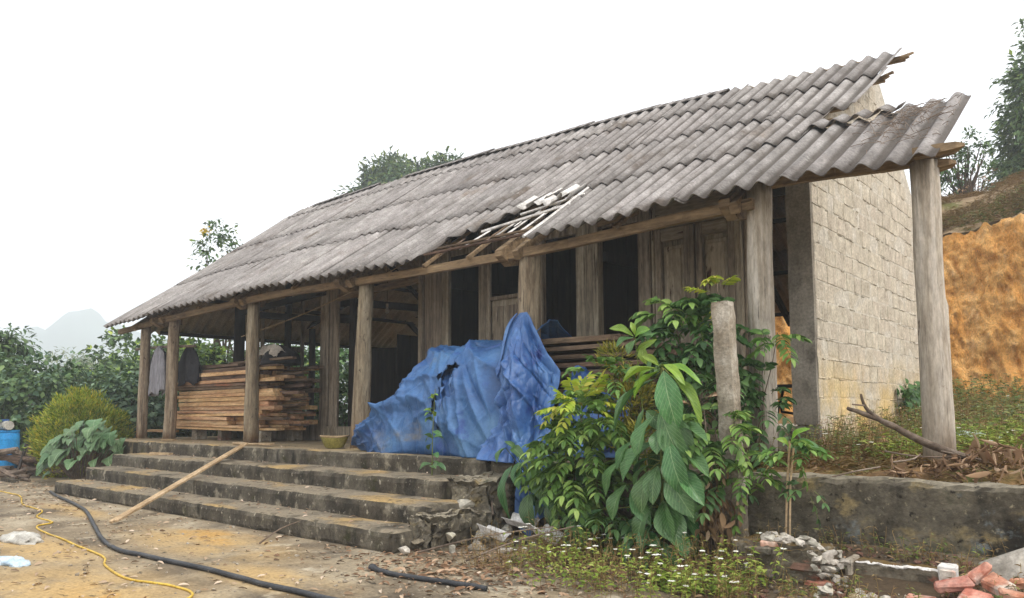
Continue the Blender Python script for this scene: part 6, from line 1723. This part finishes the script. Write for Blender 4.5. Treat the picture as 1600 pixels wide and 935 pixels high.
# young saplings in front of the retaining wall
root = empty('twin_stem_sapling', (0.58, -1.02, -0.5), label='thin sapling with two straight pale stems in front of the stained wall', cat='plant')
mb = MB(); mb.tube(smooth_path([(0.567, -1.000, -0.443), (0.590, -1.000, -0.061), (0.622, -1.000, 0.284)], 5), 0.009, 6); mb.tube(smooth_path([(0.597, -1.000, -0.440), (0.615, -1.000, -0.060), (0.650, -1.000, 0.235)], 5), 0.008, 6); mb.build('stem', 'batten', root)
pinnate(root, (0.649, -1.000, 0.211), (.12, .10, .06), 12, .15, 3, .085, .46, 'leaf_cassia')
pinnate(root, (0.746, -1.000, -0.076), (.08, .06, .06), 5, .10, 2, .075, .44, 'leaf_vine')
for b, t_, w, fc in [((0.632, -1.000, 0.284), (0.785, -1.060, 0.395), .06, (.2, -.7, .7)), ((0.641, -1.000, 0.259), (0.845, -1.080, 0.291), .07, (.1, -.6, .8)), ((0.620, -1.000, 0.234), (0.536, -1.060, 0.303), .06, (-.2, -.6, .8)), ((0.640, -1.000, 0.235), (0.796, -1.060, 0.184), .07, (.2, -.6, .8))]:
    leaf(root, b, t_, w, T_YOUNG if w < .065 else T_BROAD, fc)
root = empty('stalk_weed', (-3.45, -0.95, -0.19), label='single tall thin weed growing from the step in front of the faded tarp', cat='weed')
mb = MB(); mb.tube(smooth_path([(-3.45, -0.95, -0.19), (-3.44, -0.95, 0.3), (-3.403, -0.950, 0.781)], 5), list(np.linspace(.007, .003, 11)), 6); mb.build('stem', 'leaf_weed', root)
for i in range(20):
    h = rng.uniform(-0.12, 0.80); a = rng.uniform(0, 2 * PI); b = Vector((-3.445, -0.95, h)); L_ = 0.17 - 0.12 * h
    leaf(root, b, b + Vector((math.cos(a), math.sin(a) * .6 - .2, rng.uniform(-.5, .3))).normalized() * L_, L_ * .5, T_BROAD if h < .5 else T_YOUNG)

# ---- ground plants
def weeds(name, label, cat, pts, hgt, leafL, wl, m, nper=9, flower=0.0, stem_r=0.0018, **kw):
    PP, DD, NN, LL = [], [], [], []; FP = []; mb = MB()
    for (x, y, z) in pts:
        h = hgt * rng.uniform(.4, 1.2); d = Vector((rng.uniform(-.35, .35), rng.uniform(-.35, .35), 1)); top = Vector((x, y, z)) + d * h
        b = Vector((x, y, z - 0.01)); mb.tube([b, b.lerp(top, .5) + Vector((rng.uniform(-.02, .02), rng.uniform(-.02, .02), 0)), top], stem_r, 3, cap=False)
        for k in range(nper):
            s = rng.uniform(.15, 1); a = rng.uniform(0, 2 * PI)
            PP.append(tuple(b.lerp(top, s))); DD.append((math.cos(a), math.sin(a), rng.uniform(-.3, .5))); NN.append((rng.uniform(-.3, .3), rng.uniform(-.5, .1), 1)); LL.append(leafL * rng.uniform(.5, 1.2))
        if rng.random() < flower: FP.append(top)
    o = empty(name, pts[0], label=label, cat=cat, kind='stuff', **kw)
    foliage('leaves', PP, DD, NN, LL, wl, m, o, LEAF4, kind='stuff')
    mb.build('stems', 'grass_dry', o, kind='stuff')
    if FP:
        P2, D2, N2 = [], [], []
        for p in FP:
            for k in range(6):
                a = k * PI / 3 + rng.random(); P2.append(tuple(p)); D2.append((math.cos(a), math.sin(a) - .2, .25)); N2.append((0, -.3, 1))
        foliage('flowers', P2, D2, N2, 0.024 * (0.7 + .6 * nr.random(len(P2))), 0.7, 'petal_white', o, LEAF4, kind='stuff')
    return o
def gpts(n, f):
    out = []
    while len(out) < n:
        p = f()
        if p is not None: out.append((p[0], p[1], ground_z(p[0], p[1])))
    return out
def dens(x, y, s=1.2): return noise.noise(Vector((x * s, y * s, 3.0)))
def fA():
    x = rng.uniform(-1.9, 0.75); y = rng.uniform(-2.7, -1.2)
    e = ((x + 0.35) / 1.15) ** 2 + ((y + 1.75) / 0.75) ** 2
    return (x, y) if e < 1 and dens(x, y, 2.2) > -0.25 + 0.4 * rng.random() - .2 else None
weeds('white_flower_weeds', 'low weeds dotted with small white flowers in front of the bushes', 'weeds', gpts(230, fA), 0.28, 0.055, 0.48, 'leaf_weed_bright', 8, 0.26)
def fB():
    x = rng.uniform(-1.8, 0.6); y = rng.uniform(-2.3, -1.0)
    return (x, y) if dens(x, y, 1.7) > -.1 else None
weeds('dry_weeds', 'dry straw coloured weed stalks at the foot of the bushes', 'weeds', gpts(420, fB), 0.28, 0.05, 0.18, 'grass_dry', 6, 0.0)
def fC():
    x = rng.uniform(-0.1, 0.5); y = rng.uniform(-1.95, -1.6); return (x, y)
weeds('bright_weeds', 'bright green weeds before the broken brick wall', 'weeds', gpts(40, fC), 0.13, 0.08, 0.42, 'leaf_weed_bright', 9, 0.25)
def tpts(n, f):
    out = []
    while len(out) < n:
        p = f()
        if p is not None: out.append((p[0], p[1], terrace_z(p[0], p[1])))
    return out
def fD():
    x = 0.08 + abs(rng.gauss(0, .45)); y = rng.uniform(-0.2, 8.5)
    return (x, y) if x < 1.4 and dens(x, y, 1.3) > -.3 else None
weeds('wall_weeds', 'tangled weeds along the foot of the block wall', 'weeds', tpts(520, fD), 0.30, 0.06, 0.45, 'leaf_weed', 9, 0.02)
weeds('wall_weeds', 'brownish dry stalks among the weeds by the block wall', 'weeds', tpts(260, fD), 0.32, 0.05, 0.3, 'leaf_dead', 7)
def fE():
    x = rng.uniform(0.9, 5.0); y = rng.uniform(1.2, 10.8)
    return (x, y) if dens(x, y, .9) > -.35 else None
weeds('bank_weeds', 'green ground cover at the foot of the orange bank', 'weeds', tpts(900, fE), 0.32, 0.085, 0.5, 'leaf_weed', 9, 0.03)
def fG():
    x = rng.uniform(0.75, 3.2); y = rng.uniform(0.2, 2.6)
    return (x, y) if dens(x, y, 1.5) > -.3 else None
weeds('terrace_grass', 'low green grass and herbs around the corner post', 'grass', tpts(480, fG), 0.20, 0.10, 0.22, 'leaf_weed_bright', 8, 0.02)
def fE2():
    x = rng.uniform(-0.4, 3.0); y = rng.uniform(8.6, 10.9); return (x, y)
weeds('bank_weeds', 'taller scrub right under the orange bank', 'weeds', tpts(320, fE2), 0.55, 0.10, 0.5, 'leaf_weed', 11, 0.03)
def fF():
    return (rng.uniform(0.05, 3.0), rng.uniform(-0.6, 1.6))
weeds('terrace_straw', 'flattened straw and dry grass along the terrace edge', 'grass', tpts(700, fF), 0.07, 0.12, 0.06, 'grass_dry', 5)
def fS():
    x = rng.uniform(-3.5, 3.0); y = rng.uniform(11.7, 15.5); return (x, y) if dens(x, y, .8) > -.15 else None
sp = [(x, y, slope_z(x, y)) for x, y in [q for q in (fS() for _ in range(4200)) if q]]
weeds('slope_grass', 'patchy dry and green grass on the slope above the orange bank', 'grass', sp, 0.16, 0.12, 0.12, 'grass_dry', 6)
weeds('slope_weeds', 'green weed patch along the lip of the orange bank', 'weeds', [p for p in sp if p[1] < 13.0 and dens(p[0], p[1], .6) > 0.0][:170], 0.22, 0.10, 0.3, 'leaf_weed', 8)
sp2 = []
for _ in range(900):
    x, y = rng.uniform(-3, 3.2), rng.uniform(11.62, 12.4); sp2.append((x, y, slope_z(x, y) - 0.02))
weeds('lip_grass', 'ragged green and dry grass fringe hanging over the lip of the orange bank', 'grass', sp2[::3], 0.20, 0.16, 0.10, 'leaf_weed', 7)
weeds('lip_grass', 'dry straw fringe along the lip of the orange bank', 'grass', sp2[::2], 0.22, 0.18, 0.07, 'grass_dry', 6)
def fR():
    x = rng.uniform(0.0, 2.3); y = rng.uniform(-1.95, -0.78)
    return (x, y) if not (0.25 < x < 1.7 and -1.36 < y < -0.98) and dens(x, y, 3.0) > -.2 else None
weeds('rubble_weeds', 'sparse dry weeds growing out of the rubble at the foot of the stained wall', 'weeds', gpts(150, fR), 0.16, 0.05, 0.3, 'leaf_weed', 7)
weeds('rubble_straw', 'dry straw and twigs over the rubble at the foot of the stained wall', 'weeds', gpts(120, fR), 0.16, 0.06, 0.12, 'grass_dry', 6)
# ivy patch on the block wall
root = empty('ivy', (0.05, 5.2, 0.1), label='dark ivy patch growing up the block wall left of the corner post', cat='ivy')
n = 700
yy = 4.45 + 1.75 * nr.random(n); zz = 0.05 + 0.85 * nr.random(n) ** 0.8
k = zz < 0.90 - 0.12 * np.abs(yy - 5.1) ** 2 + 0.1 * np.sin(yy * 9)
P = np.stack([0.03 + 0.16 * nr.random(n), yy, zz], 1)[k]; D = nr.normal(size=(len(P), 3)) * .5 + np.array((.5, -.2, -.6)); 
foliage('foliage', P, D, np.array((1, -.3, .4)) + nr.normal(size=(len(P), 3)) * .3, 0.11 * (.6 + .6 * nr.random(len(P))), 0.7, 'leaf_vine', root, LEAF8, kind='stuff')
stems(root, (0.06, 5.2, 0.1), [(0.05, 4.7, .7), (0.05, 5.1, .9), (0.05, 5.6, .8), (0.06, 5.9, .5)], .01, .004)
# withered banana leaves heaped on the terrace, right
root = empty('dead_banana_leaves', (2.0, 0.0, 0.1), label='heap of withered brown banana leaves on the terrace at the right edge', cat='leaves')
T_DEAD = []
for dr in (0.3, 0.5, 0.15):
    me = leaf_template('leaf', w_oval, dr * 1.6, 0.7, 8, 0.10); me.materials.append(MATS['leaf_dead']); T_DEAD.append(me)
for i in range(36):
    x = rng.uniform(1.62, 2.7) if i % 4 else rng.uniform(1.25, 1.7); y = rng.uniform(-0.55, 0.5); h = (0.02 + 0.24 * rng.random() ** 1.5 * min(1, max(0.12, (x - 1.40) / .5)))
    b = Vector((x, y, 0.07 + h)); a = rng.uniform(0, 2 * PI); L_ = rng.uniform(.07, .16)
    leaf(root, b, b + Vector((math.cos(a), math.sin(a), rng.uniform(-1.8, .25))).normalized() * L_, L_ * rng.uniform(.10, .20), T_DEAD)
n = 900
xx = np.where(nr.random(n) < .75, 1.55 + 1.2 * nr.random(n), 1.2 + .5 * nr.random(n)); yy = -0.55 + 1.1 * nr.random(n)
hh = 0.05 + 0.22 * nr.random(n) ** 1.6 * np.clip((xx - 1.35) / .5, .12, 1)
D = nr.normal(size=(n, 3)); D[:, 2] -= .5
foliage('shreds', np.stack([xx, yy, hh], 1), D, unit(n), 0.05 + 0.12 * nr.random(n), 0.10 + .18 * nr.random(n), 'leaf_dead', root, LEAF8, kind='stuff')
# leaf litter
def litter(name, label, pts, L_, m, **kw):
    n = len(pts); P = np.array(pts); P[:, 2] += 0.006 + 0.012 * nr.random(n)
    D = np.stack([nr.normal(size=n), nr.normal(size=n), 0.12 * nr.normal(size=n)], 1); Nn = np.array((0, 0, 1.0)) + nr.normal(size=(n, 3)) * .35
    return foliage(name, P, D, Nn, L_ * (.4 + nr.random(n)), 0.35, m, None, LEAF8, label=label, cat='leaf litter', kind='stuff', **kw)
lp = []
while len(lp) < 1900:
    x, y = rng.uniform(-14, 2.5), rng.uniform(-6.2, -1.6)
    d = min((Vector((x, y)) - Vector(q[:2])).length for q in smooth_path(hp, 2)); edge = abs(y + 2.35)
    pr = 0.10 + 0.55 * math.exp(-d / .16) + 0.35 * math.exp(-edge / .2) + (0.25 if dens(x, y, .8) > .12 else 0) + (0.25 if x < -9 else 0)
    if y > -2.3 and -11.3 < x < -2.5: continue
    if rng.random() < pr: lp.append((x, y, ground_z(x, y)))
litter('leaf_litter', 'scattered dry brown leaves over the yard and along the hose', lp, 0.065, 'leaf_litter')
lp = []
for x0, x1, y0, y1, z, n in ((-11.4, -2.9, -0.95, -.76, -.19, 60), (-11.2, -2.7, -1.3, -1.5, -.385, 40), (-11, -2.7, -2.15, -1.8, -.575, 110), (-13, -6.2, -.55, -.2, 0.005, 40)):
    for _ in range(n): lp.append((rng.uniform(x0, x1), rng.uniform(y0, y1), z))
litter('leaf_litter', 'dry leaves and crumbs lying on the steps and porch edge', lp, 0.05, 'leaf_litter')
lp = []
for _ in range(900):
    x, y = rng.gauss(-1.6, .7), rng.gauss(-2.2, .45)
    lp.append((x, y, ground_z(x, y)))
litter('leaf_litter', 'broken straw, chips and dry leaves right of the steps', lp, 0.07, 'leaf_dead')
lp = []
while len(lp) < 900:
    x, y = rng.uniform(-0.3, 2.4), rng.uniform(-2.0, -0.76)
    if not (0.25 < x < 1.7 and -1.36 < y < -0.98): lp.append((x, y, ground_z(x, y)))
litter('leaf_litter', 'dead leaves and crumbs of rubble at the foot of the stained wall', lp, 0.05, 'leaf_dead')
mb = MB()
for i in range(900):
    x, y = rng.uniform(-0.2, 2.4), rng.uniform(-1.9, -0.76); s = .006 + .022 * rng.random() ** 2
    if 0.25 < x < 1.7 and -1.36 < y < -0.98: continue
    mb.rbox((x, y, ground_z(x, y) + s * .3), (s * 1.6, s * 1.3, s), Euler((rng.uniform(-.5, .5), rng.uniform(-.5, .5), rng.uniform(0, 3))).to_matrix(), s * .2, s * .25)
mb.build('rubble_grit', 'brick_dirty', label='broken brick crumbs on the soil below the stained wall', cat='gravel', kind='stuff')
lp = [(rng.uniform(.1, 3), rng.uniform(-.6, 1.5), 0) for _ in range(500)]; lp = [(x, y, terrace_z(x, y)) for x, y, _ in lp]
litter('leaf_litter', 'dry leaves strewn over the terrace edge above the stained wall', lp, 0.08, 'leaf_dead')
# grit and chips on the yard
mb = MB()
for i in range(1000):
    x, y = (rng.uniform(-12, 2), rng.uniform(-6, -2.2)) if i % 3 else (rng.gauss(-1.2, .9), rng.gauss(-2.3, .5)); s = .004 + .018 * rng.random() ** 2
    mb.rbox((x, y, ground_z(x, y) + s * .3), (s * 1.6, s * 1.3, s), Euler((rng.uniform(-.4, .4), rng.uniform(-.4, .4), rng.uniform(0, 3))).to_matrix(), s * .2, s * .2)
mb.build('grit', 'post_concrete', label='small stone chips scattered over the yard', cat='gravel', kind='stuff')
# dry sticks by the steps
for i, (a, b, lb) in enumerate([((-2.35, -2.15, -.74), (-1.15, -1.7, -.45), 'long dry stick leaning across the sheet pieces'), ((-1.75, -2.15, -.74), (-.9, -1.75, -.42), 'dry curved stick leaning in the weeds'), ((-4.0, -2.75, -.76), (-3.75, -2.45, -.55), 'thin twig leaning on the lowest step'), ((-2.3, -1.2, -.5), (-2.55, -1.0, -.12), 'dead twig standing in the crumbled bank')]):
    a, b = Vector(a), Vector(b)
    mb = MB(); mb.tube(smooth_path([a, a.lerp(b, .5) + Vector((0, 0, .03)), b], 4), list(np.linspace(.011, .005, 9)), 6)
    mb.build('stick', 'stick', label=lb, cat='stick')
# reddish weed clumps on the raw bank's foot and a few bricks under the bushes
for i, (x, y, z) in enumerate([(-0.15, -1.5, -.73), (0.12, -1.62, -.74), (-0.5, -1.75, -.75)]):
    brick((x, y, z), (rng.uniform(-.2, .2), rng.uniform(-.2, .2), rng.uniform(0, 3)), 'brick_dirty', label=['dirty red brick half hidden in the weeds below the broad leaves', 'dirty red brick beside the broken brick wall', 'dirty brick lying in the white flowered weeds'][i], cat='brick', group='dirty bricks in the weeds')

# ---------------------------------------------------------------- valley haze
vm = bpy.data.materials.new('haze'); vm.use_nodes = True
N = vm.node_tree.nodes; N.clear()
pv = N.new("ShaderNodeVolumePrincipled"); pv.inputs["Color"].default_value = (0.88, 0.945, 1.0, 1); pv.inputs["Density"].default_value = 0.0024; pv.inputs["Anisotropy"].default_value = 0.2
mo = N.new("ShaderNodeOutputMaterial"); vm.node_tree.links.new(pv.outputs[0], mo.inputs["Volume"])
mb = MB(); mb.box(-905, 205, -205, 655, -6, 92)
mb.build('haze', vm, kind='stuff')
